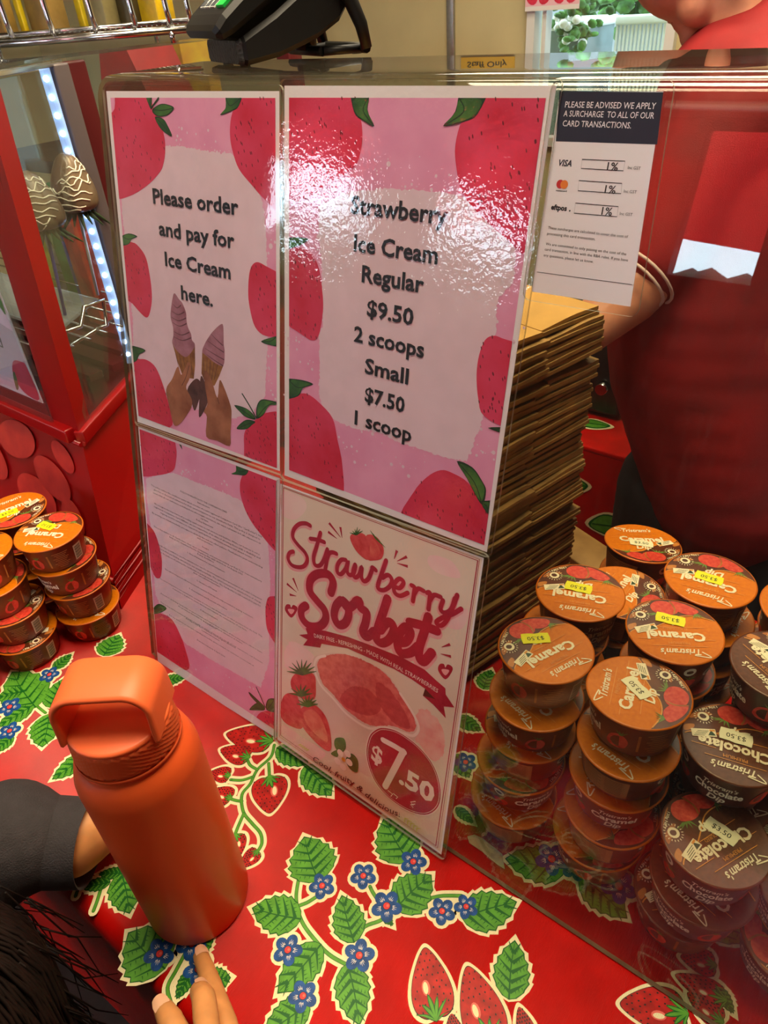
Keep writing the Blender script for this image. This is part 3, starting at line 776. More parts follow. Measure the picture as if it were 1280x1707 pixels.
def spill(sh, uv):
    """push points lying on the print's edge outwards, so that the clipped outline runs straight along it"""
    quad = sh.clip; ar = sum(quad[i][0]*quad[(i+1) % 4][1]-quad[(i+1) % 4][0]*quad[i][1] for i in range(4)); sg = 1 if ar > 0 else -1; out_ = []
    for u, v in uv:
        for i in range(4):
            a, b = quad[i], quad[(i+1) % 4]; dx, dy = b[0]-a[0], b[1]-a[1]; L = math.hypot(dx, dy); d = sg*((u-a[0])*(-dy)+(v-a[1])*dx)/L
            if d < .0030: u += sg*dy/L*.008; v -= sg*dx/L*.008
        out_.append((u, v))
    return out_
def pberry(sh, k, pts, lay=6, seeds=True, n=34):
    q = spill(sh, sh.C([k(*p) for p in pts])); sh.fill(q, m_pred, lay, raw=True)
    uv = clip_poly(catmull(q, 4), sh.clip); us = [p[0] for p in uv]; vs = [p[1] for p in uv]
    if seeds:
        c = 0; tries = 0
        while c < n and tries < 400:
            tries += 1; u = random.uniform(min(us), max(us)); v = random.uniform(min(vs), max(vs))
            ins = False; j = len(uv)-1
            for i in range(len(uv)):
                if (uv[i][1] > v) != (uv[j][1] > v) and u < (uv[j][0]-uv[i][0])*(v-uv[i][1])/(uv[j][1]-uv[i][1])+uv[i][0]: ins = not ins
                j = i
            if ins: sh.disc((u, v), 0.0014, m_pseed, lay+1, n=6, raw=True, ry=0.0005, rot=1.9); c += 1
def pleaf(sh, k, pts, lay=8):
    uv = spill(sh, sh.C([k(*p) for p in pts])); sh.fill(uv, m_pgreend, lay, raw=True); uv = clip_poly(uv, sh.clip)
    if len(uv) < 3: return
    cu = sum(p[0] for p in uv)/len(uv); cv = sum(p[1] for p in uv)/len(uv)
    sh.fill([(cu+(u-cu)*.88, cv+(v-cv)*.86) for u, v in uv], m_pgreen, lay+1, raw=True)
    if len(uv) < 3: return
    i = max(range(len(uv)), key=lambda i_: math.dist(uv[0], uv[i_]))
    sh.stroke([uv[0], (cu, cv), uv[i]], 0.0007, m_pgreend, lay+2, raw=True)
def splat(sh, k, spots, n=6, sp=26, lay=5):
    for c in spots:
        u, v = sh.uv(*k(*c))
        for _ in range(n):
            r = 0.0003+abs(random.gauss(0, .0006)); sh.disc((u+random.gauss(0, .008), v+random.gauss(0, .006)), r, m_blob, lay, n=8, raw=True)
ROUGH = 0.00045

# top-left poster
s1 = poster('pink strawberry poster reading Please order and pay for Ice Cream here', [(178, 152), (467, 152), (467, 785), (230, 703)], lam=m_lam_flat)
s1.fill([(185, 163), (460, 163.5), (462.5, 780), (232, 693)], m_pink, 1, smooth=0)
s1.clip = s1.C([(185, 163), (460, 163.5), (462.5, 780), (232, 693)])
s1.fill([(277, 243), (300, 244), (325, 248), (356, 254), (387, 256), (420, 280), (438, 335), (444, 380), (446, 440), (447, 500), (447, 577), (445, 610), (443, 660), (420, 690), (380, 700), (330, 683), (280, 665), (250, 640), (224, 600), (222, 530), (213, 430), (205, 360), (203, 330), (230, 250)], m_blob, 3, smooth=0, rough=ROUGH)
k = crop(160, 130, 3.879)
splat(s1, k, [(620, 330), (540, 400), (740, 410), (860, 450), (1130, 900), (1130, 1050), (1130, 1160)])
pberry(s1, k, [(150, 130), (125, 200), (115, 260), (130, 400), (145, 560), (160, 770), (220, 765), (330, 700), (410, 620), (440, 560), (453, 460), (440, 350), (390, 230), (320, 130)])
pberry(s1, k, [(895, 200), (875, 280), (872, 380), (890, 480), (930, 590), (1010, 690), (1090, 780), (1163, 868), (1163, 600), (1163, 350), (1163, 130), (1050, 130), (950, 130)])
pleaf(s1, k, [(370, 205), (420, 170), (470, 172), (510, 195), (470, 240), (420, 250), (385, 238)]); pleaf(s1, k, [(388, 252), (440, 265), (470, 310), (497, 378), (440, 345), (405, 300)])
pleaf(s1, k, [(318, 131), (368, 131), (364, 192), (345, 170)]); s1.stroke([k(362, 198), k(385, 165), k(410, 131)], 0.0016, m_pgreend, 9)
pleaf(s1, k, [(960, 131), (850, 131), (845, 190), (808, 240), (880, 215), (930, 180)])
W_id = lambda x, y: (x, y)
pberry(s1, W_id, [(209, 411), (222, 404), (235, 414), (245, 431), (251, 460), (254, 484), (254, 505), (250, 524), (245, 529), (236, 522), (222, 506), (214, 490)], n=22)
pleaf(s1, k, [(190, 1090), (190, 1040), (215, 1005), (272, 1024), (235, 1045), (215, 1075)])
pberry(s1, W_id, [(418, 450), (428, 437), (443.6, 443), (460, 462), (460, 510), (460.5, 553), (444.7, 560), (426.5, 545), (417.5, 513), (414.8, 484)], n=22)
k = crop(200, 450, 4.414)
pleaf(s1, k, [(1150, 470), (1105, 500), (1045, 525), (1100, 550), (1148, 547)])
pberry(s1, k, [(110, 690), (150, 655), (210, 665), (270, 720), (320, 840), (360, 980), (390, 1140), (260, 1110), (135, 1070)])
pleaf(s1, k, [(107, 690), (107, 575), (150, 570), (192, 592), (150, 620), (125, 670)])
pberry(s1, k, [(1160, 1460), (1040, 1425), (930, 1385), (918, 1290), (920, 1200), (950, 1150), (1010, 1095), (1080, 1050), (1155, 1045), (1160, 1250)])
pleaf(s1, k, [(1012, 1090), (1010, 1010), (1040, 955), (1100, 955), (1155, 970), (1105, 995), (1060, 1065)]); pleaf(s1, k, [(1000, 1100), (930, 1080), (885, 1040), (848, 993), (930, 1015), (985, 1060)])
pleaf(s1, k, [(1000, 1115), (940, 1100), (890, 1130), (865, 1168), (935, 1170), (975, 1140)]); s1.stroke([k(905, 910), k(960, 1000), k(1010, 1090)], 0.0014, m_pgreend, 9)
splat(s1, k, [(1110, 620), (1100, 700), (1130, 780), (850, 1090), (1100, 910)])
m_mauve = M('print_mauve', (178, 124, 140), 0.6, noise_scale=90, c2=(150, 96, 112)); m_mauve_d = M('print_mauve_dark', (104, 62, 74), 0.6)
m_tan = M('print_wafer', (164, 112, 58), 0.6, noise_scale=120, c2=(118, 74, 34)); m_skinp = M('print_skin', (178, 116, 82), 0.6, noise_scale=40, c2=(128, 74, 46)); m_darkp = M('print_dark', (62, 34, 30), 0.6, noise_scale=90, c2=(98, 60, 52))
s1.fill([k(*p) for p in [(500, 880), (560, 800), (600, 830), (600, 900), (585, 960), (555, 1035), (530, 970)]], m_darkp, 5); s1.fill([k(*p) for p in [(600, 780), (640, 860), (655, 960), (590, 1085), (588, 960)]], m_darkp, 5)
s1.fill([k(*p) for p in [(388, 530), (470, 560), (556, 545), (558, 700), (548, 800), (470, 790), (430, 680)]], m_tan, 5, smooth=0); s1.fill([k(*p) for p in [(610, 600), (690, 660), (764, 705), (735, 780), (700, 850), (640, 850), (604, 760)]], m_tan, 5, smooth=0)
for a in range(5): s1.stroke([k(400+a*30, 560+a*8), k(450+a*22, 770)], 0.0005, m_darkp, 6, smooth=0); s1.stroke([k(620+a*26, 640+a*12), k(625+a*18, 810)], 0.0005, m_darkp, 6, smooth=0)
s1.fill([k(*p) for p in [(405, 170), (440, 215), (462, 240), (490, 310), (495, 370), (505, 420), (528, 470), (535, 515), (556, 545), (540, 590), (490, 640), (430, 600), (390, 535), (398, 480), (395, 420), (378, 350), (380, 290), (390, 220)]], m_mauve, 6)
s1.fill([k(*p) for p in [(745, 400), (765, 415), (768, 540), (775, 600), (765, 702), (700, 680), (640, 630), (610, 600), (630, 540), (660, 490), (690, 450)]], m_mauve, 6)
for y0, xa, xb in ((250, 395, 455), (300, 385, 480), (345, 382, 492), (385, 392, 496), (450, 400, 515), (490, 400, 530)): s1.stroke([k(xa, y0), k((xa+xb)/2, y0+28), k(xb, y0+8)], 0.0013, m_mauve_d, 7, taper=(.3, 1))
for y0, xa, xb in ((470, 675, 762), (520, 650, 770), (575, 630, 772), (620, 640, 765)): s1.stroke([k(xa, y0), k((xa+xb)/2, y0+45), k(xb, y0+85)], 0.0012, m_mauve_d, 7, taper=(.3, 1))
s1.fill([k(*p) for p in [(430, 710), (455, 770), (480, 730), (505, 678), (527, 700), (520, 790), (492, 860), (520, 920), (535, 960), (530, 1010), (480, 1090), (430, 1142), (398, 1130), (370, 1010), (345, 880), (390, 800)]], m_skinp, 8)
s1.fill([k(*p) for p in [(625, 760), (645, 743), (680, 810), (722, 940), (738, 810), (770, 860), (820, 1000), (825, 1080), (818, 1200), (812, 1293), (720, 1255), (640, 1225), (645, 1080), (622, 1040), (650, 980), (632, 860)]], m_skinp, 8, smooth=3)
s1.stroke([k(460, 850), k(490, 790), k(515, 700)], 0.0006, m_darkp, 9); s1.stroke([k(722, 940), k(735, 985)], 0.0006, m_darkp, 9)
for tx, a, b in (('Please order', (257, 338.5), (399, 357)), ('and pay for', (267, 391.7), (392.5, 411)), ('Ice Cream', (277, 442.5), (386, 464.5)), ('here.', (303.8, 498), (356.5, 509))):
    s1.text(tx, a, b, 0.0118, m_ink, 12, bold=0.025)
finish(s1)

# top-right price poster
s2 = poster('large glossy pink price poster reading Strawberry Ice Cream Regular $9.50, Small $7.50', [(475, 143), (928, 143), (812, 920), (475, 792)])
s2.fill([(483, 163), (910.7, 163.7), (807.8, 908), (483, 783)], m_pink, 1, smooth=0)
s2.clip = s2.C([(483, 163), (910.7, 163.7), (807.8, 908), (483, 783)])
k = crop(460, 130, 2.667); j = crop(460, 460, 3.0476)
s2.fill([k(200, 560), k(330, 505), k(490, 490), k(640, 500), k(760, 515), k(850, 525), k(960, 640), k(1070, 760), k(1060, 900), j(1130, 120), j(1118, 290), j(1060, 700), j(1025, 800), j(970, 940), j(860, 920), j(740, 880), j(640, 850), j(540, 800), j(400, 775), j(310, 735), j(250, 690), j(220, 600), j(225, 450), j(222, 300), j(240, 250), k(205, 800), k(190, 690)], m_blob, 3, smooth=0, rough=ROUGH)
splat(s2, k, [(480, 400), (620, 480), (730, 470), (130, 620), (160, 700)]); splat(s2, j, [(110, 300), (190, 440), (100, 360), (440, 910), (640, 960), (480, 800), (1040, 830), (1030, 910), (760, 940), (360, 880), (1130, 280)])
pberry(s2, k, [(62, 88), (200, 88), (330, 88), (375, 160), (387, 240), (380, 320), (345, 400), (200, 500), (110, 545), (62, 548), (62, 300)])
pleaf(s2, k, [(335, 90), (420, 90), (410, 140), (440, 214), (390, 190), (350, 150)])
pberry(s2, k, [(1202, 90), (1080, 90), (945, 90), (880, 160), (830, 190), (800, 300), (805, 400), (830, 510), (900, 600), (1010, 700), (1105, 788), (1150, 450)], n=40)
pleaf(s2, k, [(945, 90), (830, 90), (800, 150), (748, 214), (840, 195), (900, 160)])
pberry(s2, W_id, [k(62, 775), k(110, 755), k(165, 785), k(195, 850), k(207, 930), j(243, 130), j(240, 200), j(220, 300), j(190, 327), j(140, 300), j(70, 220), j(70, 60)], n=30)
pleaf(s2, k, [(62, 770), (65, 720), (110, 708), (148, 718), (105, 745)])
pberry(s2, j, [(1195, 360), (1150, 315), (1105, 303), (1065, 325), (1035, 400), (1022, 500), (1030, 620), (1060, 710), (1142, 746), (1170, 550)], n=26)
pleaf(s2, j, [(1142, 757), (1083, 770), (1136, 792)])
pberry(s2, j, [(70, 630), (120, 598), (165, 600), (220, 640), (290, 720), (315, 830), (340, 960), (338, 1085), (200, 1035), (70, 985), (70, 800)])
pleaf(s2, j, [(72, 630), (72, 540), (120, 525), (192, 548), (140, 570), (115, 610)])
pberry(s2, j, [(1060, 1365), (1070, 1250), (1045, 1150), (980, 1050), (900, 1000), (840, 985), (770, 1020), (700, 1100), (640, 1200), (850, 1282)])
pleaf(s2, j, [(1050, 1160), (1070, 1090), (1050, 1040), (1000, 970), (923, 940), (975, 1030), (1005, 1090)]); pleaf(s2, j, [(1045, 1150), (1090, 1130), (1085, 1180), (1076, 1240)])
for tx, a, b in (('Strawberry', (586, 355), (747, 369)), ('Ice Cream', (591, 418), (730.7, 434.5)), ('Regular', (604, 469), (707, 486)), ('$9.50', (612.6, 525.6), (689.7, 537)), ('2 scoops', (591, 568), (707.7, 591)),
                 ('Small', (609, 620.8), (681.5, 637)), ('$7.50', (609, 668), (675, 683)), ('1 scoop', (592, 706), (687, 727))):
    s2.text(tx, a, b, 0.0112, m_ink, 12, bold=0.025)
finish(s2)

# lower-left policy notice
s3 = poster('pink strawberry notice of small print headed policy in relation to the companion card', [(231, 711), (467, 797), (461, 1230), (264, 1106)], lam=m_lam_flat)
s3.fill([(233.5, 715), (461.5, 801), (457.8, 1215), (263, 1086)], m_pink, 1, smooth=0)
s3.clip = s3.C([(233.5, 715), (461.5, 801), (457.8, 1215), (263, 1086)])
k = crop(230, 690, 3.161)
s3.fill([k(*p) for p in [(45, 340), (120, 318), (190, 310), (290, 350), (380, 385), (470, 420), (545, 455), (620, 560), (690, 650), (690, 720), (700, 900), (690, 1080), (695, 1300), (650, 1440), (540, 1380), (400, 1300), (255, 1210), (150, 1080), (95, 950), (85, 800), (70, 600), (50, 450)]], m_blob, 3, smooth=0, rough=ROUGH)
splat(s3, k, [(220, 280), (255, 290), (450, 390), (375, 380), (715, 880), (690, 750), (440, 1390), (290, 1320), (620, 1440), (710, 1300)])
pberry(s3, k, [(8, 72), (90, 102), (180, 137), (205, 180), (203, 250), (185, 300), (110, 322), (38, 330), (20, 200)], n=26); pleaf(s3, k, [(185, 137), (215, 147), (237, 185), (205, 165)])
pberry(s3, k, [(600, 290), (550, 330), (540, 390), (550, 450), (580, 530), (640, 620), (727, 725), (729, 540), (730, 352), (660, 318)]); pleaf(s3, k, [(590, 300), (525, 270), (520, 300), (495, 314), (530, 320), (575, 318)])
pberry(s3, k, [(46, 580), (75, 600), (105, 660), (128, 760), (125, 850), (105, 865), (85, 840), (65, 740)], n=14)
pberry(s3, k, [(730, 962), (700, 960), (680, 990), (675, 1060), (690, 1150), (729, 1222), (730, 1090)], n=14)
pberry(s3, k, [(97, 1065), (130, 1052), (180, 1080), (220, 1150), (250, 1230), (272, 1342), (190, 1300), (105, 1252)], n=22); pleaf(s3, k, [(94, 1062), (94, 1010), (120, 1000), (154, 1025), (112, 1050)])
pberry(s3, k, [(719, 1652), (660, 1620), (620, 1598), (650, 1570), (723, 1555)], n=8)
pleaf(s3, k, [(680, 1557), (690, 1500), (724, 1490), (724, 1550)]); pleaf(s3, k, [(665, 1560), (620, 1560), (590, 1555), (630, 1520), (670, 1545)]); pleaf(s3, k, [(660, 1550), (600, 1490), (588, 1463), (640, 1510), (670, 1540)]); s3.stroke([k(625, 1435), k(650, 1490), k(675, 1545)], 0.0012, m_pgreend, 9)
POL = [('POLICY IN RELATION TO THE COMPANION CARD', (228, 410), (474, 522)), ('Introduction', (318, 468), (382, 497)),
       ('This policy outlines the conditions under which a holder of a valid registered Companion Card (the "Cardholder") may', (74, 380), (658, 645)),
       ('gain free or discounted admission for their carer/companion to our strawberry fields. This policy is designed to', (88, 405), (648, 658)),
       ('ensure that all our customers, including those who require assistance, can enjoy a pleasant and safe experience at', (84, 422), (650, 678)), ('our farm.', (334, 552), (376, 570)), ('Policy Statement', (312, 560), (400, 600)),
       ('We recognise the importance of providing equal access to our services and facilities. While our business is not a', (90, 482), (644, 733)),
       ('registered Companion Card Affiliate, we are supportive of its aims of allowing those with a disability and', (90, 500), (648, 752)),
       ('ongoing need for assistance to support to participate in community activities and attend venues.', (122, 530), (606, 752)),
       ('By entering our strawberry fields, you agree to abide by this and our other policies. Thank you for your understanding', (80, 530), (660, 802)), ('and cooperation.', (316, 655), (400, 693)), ('Scope', (342, 702), (376, 716)),
       ('This policy applies to all Cardholders, their carer companions, and persons visiting our Pick Your Own strawberry', (88, 602), (656, 876)), ('fields at 352 Chambers Flat Rd, Chambers Flat QLD 4133 from 1st August 2023.', (170, 656), (558, 842)), ('Policy Guidelines', (318, 740), (404, 782)),
       ('1. Free Admission for carer/companion', (266, 736), (460, 830)), ('Cardholder is entitled to one free admission for one (1) carer/companion upon presentation of a valid Companion', (110, 700), (656, 968)),
       ('Card when purchasing admission to our strawberry fields. The carer/companion is admitted free of charge', (118, 722), (652, 984)), ('for the purpose of assisting the Cardholder in picking strawberries. The Cardholder is still required to pay for', (120, 742), (650, 1000)), ('their own admission/purchase.', (296, 842), (438, 908)), ('2. Issuance of Punnet', (314, 882), (420, 932)),
       ('The carer/companion will not be issued a punnet. Punnets are only provided to paying customers.', (146, 824), (612, 1070)), ('3. Consumption and Removal of Produce', (274, 926), (472, 1026)),
       ('The carer/companion is not permitted to consume or remove any strawberries or other produce from the field. This', (118, 874), (658, 1166)), ('restriction is in place to ensure fairness and maintain the sustainability of our farm.', (188, 930), (578, 1134)), ('4. Non-Compliance', (332, 1036), (424, 1082)),
       ('Any person (including Cardholder or carer/companion) found to be in violation of this policy may be asked to leave', (124, 956), (658, 1248)), ('the premises immediately and may be refused admission in future.', (216, 1020), (556, 1204)), ('Policy Review', (350, 1098), (414, 1130)),
       ('This policy will be reviewed at least annually to ensure it meets the needs of our customers, our business,', (124, 1000), (662, 1306)), ('and aligns with the Companion Card program guidelines.', (256, 1086), (520, 1226)), ('Contact Information', (338, 1142), (432, 1192)),
       ('For any questions or concerns regarding this policy, please contact our customer service team at', (170, 1066), (614, 1322)), ('Date last reviewed: 8 April 2024', (316, 1196), (462, 1276))]
for tx, a, b in POL: s3.text(tx, k(*a), k(*b), 0.0019, m_ink, 12, flat='avg', res=1)
finish(s3)

# lower-right sorbet poster
s4 = poster('cream Strawberry Sorbet poster with a scoop bowl and a red $7.50 oval', [(468, 806), (807, 930), (736, 1424), (463, 1232)], pouch=0.0045, tilt=0.009)
m_scream = M('sorbet_paper', (224, 204, 186), 0.6, noise_scale=14, c2=(230, 214, 194)); m_sred = M('sorbet_red', (186, 26, 58), 0.55, noise_amt=0.12, noise_scale=60); m_sblush = M('sorbet_blush', (238, 196, 196), 0.6, noise_scale=40, c2=(238, 212, 204)); m_sshadow = M('sorbet_letter_halo', (238, 170, 172), 0.6)
m_ice = M('sorbet_ice', (226, 116, 112), 0.6, noise_scale=160, c2=(206, 84, 84)); m_ice_d = M('sorbet_ice_dark', (206, 78, 80), 0.6, noise_scale=160, c2=(186, 58, 64)); m_bowl = M('sorbet_bowl', (228, 204, 190), 0.6, noise_scale=20, c2=(220, 188, 176)); m_bred4 = M('sorbet_berry', (198, 36, 44), 0.6, noise_scale=120, c2=(220, 84, 84)); m_cut = M('sorbet_berry_cut', (232, 130, 112), 0.6, noise_scale=60, c2=(214, 70, 66)); m_brown = M('sorbet_brown', (86, 34, 32), 0.5); m_sprig = M('sorbet_sprig', (214, 206, 120), 0.6)
s4.fill([(470, 809), (804, 931), (734, 1419), (465, 1229)], m_scream, 1, smooth=0)
k = crop(440, 800, 3.2)
K7 = lambda x, y: k(x, y+896)
for q in ([(100, 60), (200, 90), (230, 150), (170, 210), (100, 180)], [(890, 400), (1000, 430), (1050, 520), (940, 500), (880, 450)], [(960, 700), (1090, 690), (1060, 790), (980, 780)]): s4.fill([k(*p) for p in q], m_sblush, 2)
s4.fill([K7(*p) for p in [(830, 330), (900, 350), (960, 440), (960, 560), (900, 600), (840, 520), (800, 470)]], M('sorbet_splash', (232, 140, 136), 0.6, noise_scale=50, c2=(238, 190, 180)), 2, rough=.0006); s4.fill([K7(*p) for p in [(110, 410), (200, 470), (330, 560), (260, 600), (150, 520), (95, 450)]], m_sblush, 2); s4.fill([k(*p) for p in [(110, 920), (150, 860), (230, 900), (280, 960), (260, 1010), (130, 1010)]], m_sblush, 2, rough=.0006)
s4.stroke([(473.5, 813), (797, 934), (727, 1409), (468.5, 1225)], 0.0011, m_sred, 3, smooth=0, closed=True); s4.stroke([(471.5, 810.5), (800, 932), (730, 1413), (466.5, 1227)], 0.0006, m_sred, 3, smooth=0, closed=True)
def script(paths, w, km):
    for p in paths: s4.stroke([(km(x-4, y+9)) for x, y in p], w*1.45, m_sshadow, 4, smooth=6)
    for p in paths: s4.stroke([km(*q) for q in p], w, m_sred, 8, smooth=6)
script([[(250, 242), (225, 230), (190, 235), (162, 265), (158, 305), (185, 345), (222, 385), (235, 422), (220, 455), (190, 464), (152, 452), (132, 418), (140, 388), (160, 380)],
        [(305, 280), (285, 350), (268, 410), (275, 450), (300, 455), (320, 430), (340, 375)], [(252, 312), (290, 318), (325, 330)], [(342, 368), (338, 430), (330, 475)], [(338, 425), (352, 390), (372, 385), (390, 392)],
        [(440, 425), (415, 425), (395, 455), (395, 490), (415, 500), (440, 470), (452, 430), (446, 480), (460, 505), (482, 495), (492, 455)], [(490, 450), (478, 490), (488, 518), (510, 505), (525, 462), (522, 510), (536, 538), (560, 525), (578, 482), (582, 465), (600, 480)],
        [(655, 428), (630, 500), (610, 570), (640, 586), (675, 565), (685, 530), (665, 505), (635, 520)], [(690, 560), (725, 575), (748, 545), (725, 525), (698, 555), (700, 598), (730, 616), (770, 600)],
        [(790, 560), (806, 572), (802, 610), (797, 645)], [(803, 608), (825, 578), (855, 590)], [(872, 600), (888, 600), (886, 640), (880, 688)], [(886, 645), (910, 612), (945, 622)],
        [(958, 640), (945, 685), (965, 706), (1000, 690), (1022, 630)], [(1034, 612), (1005, 690), (975, 750), (945, 775), (922, 758), (950, 735), (1010, 712), (1055, 685)]], 0.0042, k)
script([[(360, 600), (372, 545), (345, 502), (290, 500), (252, 532), (248, 590), (285, 642), (325, 690), (332, 740), (300, 778), (245, 775), (207, 735), (203, 690), (228, 668)],
        [(415, 640), (388, 670), (378, 725), (400, 770), (435, 762), (455, 715), (448, 665), (422, 640), (450, 682), (490, 655)], [(490, 650), (512, 642), (518, 680), (550, 705), (545, 760), (530, 810), (552, 835), (590, 805)],
        [(662, 632), (640, 700), (610, 790), (602, 845), (630, 868), (670, 850), (695, 800), (682, 760), (655, 762), (625, 800)], [(712, 865), (760, 860), (785, 812), (760, 782), (725, 820), (715, 880), (735, 922), (785, 918), (825, 885)],
        [(880, 728), (860, 800), (832, 890), (832, 948), (855, 966), (898, 918)], [(780, 757), (850, 775), (925, 803)]], 0.0088, k)
# berries above the name, dashes and hearts
def hearts(c, r, km):
    x, y = c; s4.fill([km(x, y+r*1.2), km(x-r*.9, y+r*.1), km(x-r*.75, y-r*.7), km(x-r*.2, y-r*.75), km(x, y-r*.3), km(x+r*.3, y-r*.7), km(x+r*.9, y-r*.35), km(x+r*.8, y+r*.3)], m_sred, 5)
    s4.fill([km(x, y+r*.7), km(x-r*.5, y), km(x, y-r*.1), km(x+r*.5, y+r*.1)], m_sshadow, 6)
hearts((148, 690), 36, k); hearts((970, 115), 42, K7)
for a, b in (((350, 228), (412, 305)), ((345, 275), (392, 312)), ((410, 250), (420, 308)), ((712, 375), (697, 420)), ((765, 408), (712, 432)), ((770, 460), (712, 442)), ((125, 552), (178, 598)), ((158, 522), (186, 590)), ((140, 610), (175, 618)), ((995, 875), (950, 890)), ((1000, 940), (945, 925))):
    s4.stroke([k(*a), k(*b)], 0.0022, m_sred, 5, smooth=0, taper=(1.2, .2))
s4.fill([k(*p) for p in [(462, 300), (490, 282), (540, 290), (565, 350), (560, 425), (510, 395), (475, 345)]], m_bred4, 5); s4.fill([k(*p) for p in [(545, 300), (600, 300), (640, 360), (632, 415), (590, 428), (553, 415)]], m_bred4, 6); s4.fill([k(*p) for p in [(572, 320), (600, 330), (622, 380), (600, 410), (570, 400)]], m_cut, 7)
for a in range(6):
    s4.stroke([k(495, 290), k(460+a*14, 250+abs(a-3)*10)], 0.0018, m_pgreen, 7, smooth=0, taper=(1, .2)); s4.stroke([k(600, 310), k(570+a*16, 268+a*18)], 0.0018, m_pgreen, 8, smooth=0, taper=(1, .2))
# banner
s4.fill([k(190, 825), k(235, 820), k(225, 788), k(330, 803), k(450, 835), k(600, 890), k(740, 945), k(860, 1010), K7(920, 170), K7(970, 213), K7(972, 246), K7(1018, 315), K7(962, 310), K7(972, 372), K7(905, 300), K7(850, 252), K7(862, 215), K7(790, 165), K7(700, 112), K7(560, 50), k(450, 897), k(310, 872), k(303, 893), k(212, 880), k(235, 850)], m_sred, 6, smooth=0)
s4.fill([K7(850, 252), K7(862, 215), K7(915, 270)], m_brown, 7, smooth=0)
m_scr_txt = M('sorbet_text', (240, 222, 212), 0.6)
s4.text_path('DAIRY FREE - REFRESHING - MADE WITH REAL STRAWBERRIES', [k(272, 838), k(420, 876), k(560, 926), k(700, 1000), k(840, 1078), K7(928, 238)], 0.0042, m_scr_txt, 8)
# bowl
s4.fill([K7(*p) for p in [(265, 60), (270, 160), (283, 270), (350, 420), (368, 520), (450, 600), (575, 690), (700, 640), (810, 480), (830, 415), (740, 250), (650, 130), (520, 60), (400, 25), (300, 35)]], m_bowl, 5)
s4.fill([K7(*p) for p in [(288, 80), (330, 42), (420, 30), (530, 62), (650, 135), (735, 255), (805, 375), (808, 430), (770, 445), (690, 412), (570, 410), (450, 335), (370, 245), (312, 180)]], m_ice, 7, rough=.0003); s4.fill([K7(*p) for p in [(415, 250), (470, 205), (550, 215), (610, 270), (625, 330), (560, 360), (470, 330), (415, 290)]], m_ice_d, 8, rough=.0003); s4.fill([K7(*p) for p in [(610, 180), (680, 230), (760, 350), (780, 430), (700, 400), (640, 330), (600, 250)]], m_ice_d, 8, rough=.0003)
s4.stroke([K7(*p) for p in [(330, 40), (285, 55), (272, 110), (305, 195), (370, 265), (450, 355), (560, 425), (640, 420), (740, 450), (800, 465), (828, 425), (800, 350), (730, 240)]], 0.0028, m_scr_txt, 9)
# berries, blossom
s4.fill([K7(*p) for p in [(145, 180), (165, 140), (210, 122), (270, 140), (280, 200), (272, 270), (210, 270), (160, 230)]], m_bred4, 8); s4.fill([K7(*p) for p in [(92, 320), (105, 260), (140, 238), (185, 260), (212, 420), (140, 412), (97, 372)]], m_bred4, 9); s4.fill([K7(*p) for p in [(188, 340), (230, 302), (290, 312), (340, 380), (362, 480), (355, 548), (300, 520), (232, 450), (195, 390)]], m_bred4, 10); s4.fill([K7(*p) for p in [(215, 345), (255, 325), (300, 360), (335, 440), (340, 500), (280, 460), (230, 400)]], m_cut, 11)
for c, n_, r in (((205, 135), 9, 75), ((200, 250), 7, 60), ((235, 305), 8, 55)):
    for a in range(n_):
        an = PI*(1.05+.9*a/(n_-1)); s4.stroke([K7(*c), K7(c[0]+math.cos(an)*r*1.05, c[1]+math.sin(an)*r)], 0.0042, m_pgreen, 12, smooth=0, taper=(1, .15))
for q in ([(380, 520), (385, 480), (430, 480), (440, 530), (410, 560)], [(440, 590), (470, 560), (505, 600), (500, 660), (460, 640)], [(360, 560), (400, 540), (395, 580)]): s4.fill([K7(*p) for p in q], m_pgreen, 12)
for a in range(5): s4.disc(s4.uv(*K7(428+33*math.cos(a*1.257+.4), 592+40*math.sin(a*1.257+.4))), 0.0042, m_scr_txt, 13, raw=True)
s4.disc(s4.uv(*K7(428, 592)), 0.0026, M('sorbet_yolk', (222, 160, 50), 0.6), 14, raw=True)
# price oval
OV = [(640, 418), (720, 440), (830, 520), (915, 630), (950, 755), (935, 850), (865, 892), (760, 862), (650, 782), (580, 685), (546, 565), (560, 470), (595, 430)]
s4.fill([K7(*p) for p in OV], m_scr_txt, 14); cx_, cy_ = 748, 655
s4.fill([K7(cx_+(x-cx_)*.975, cy_+(y-cy_)*.975) for x, y in OV], m_sred, 15); s4.stroke([K7(cx_+(x-cx_)*.94, cy_+(y-cy_)*.94) for x, y in OV], 0.0005, m_scr_txt, 16, closed=True)
s4.stroke([K7(640, 488), K7(700, 520), K7(752, 552)], 0.0062, m_scr_txt, 17, smooth=0); s4.stroke([K7(748, 548), K7(700, 640), K7(650, 735)], 0.0068, m_scr_txt, 17, smooth=3)
s4.text('$', K7(575, 588), K7(632, 620), 0.0185, m_scr_txt, 17, bold=.03); s4.text('.50', K7(722, 712), K7(908, 812), 0.0205, m_scr_txt, 17, bold=.035)
hearts((752, 800), 20, K7)
for a in (0, 1): s4.stroke([K7(665+a*28, 756+a*16), K7(690+a*28, 776+a*16), K7(680+a*28, 788+a*12)], 0.0009, m_scr_txt, 17, smooth=0); s4.stroke([K7(812-a*2, 815+a*14), K7(786, 818+a*14), K7(800, 836+a*12)], 0.0009, m_scr_txt, 17, smooth=0)
s4.text_path('Cool, fruity & delicious!', [K7(262, 598), K7(330, 640), K7(400, 690), K7(480, 732), K7(560, 800), K7(640, 858), K7(728, 900)], 0.0072, m_brown, 13, bold=.005, shear=.25)
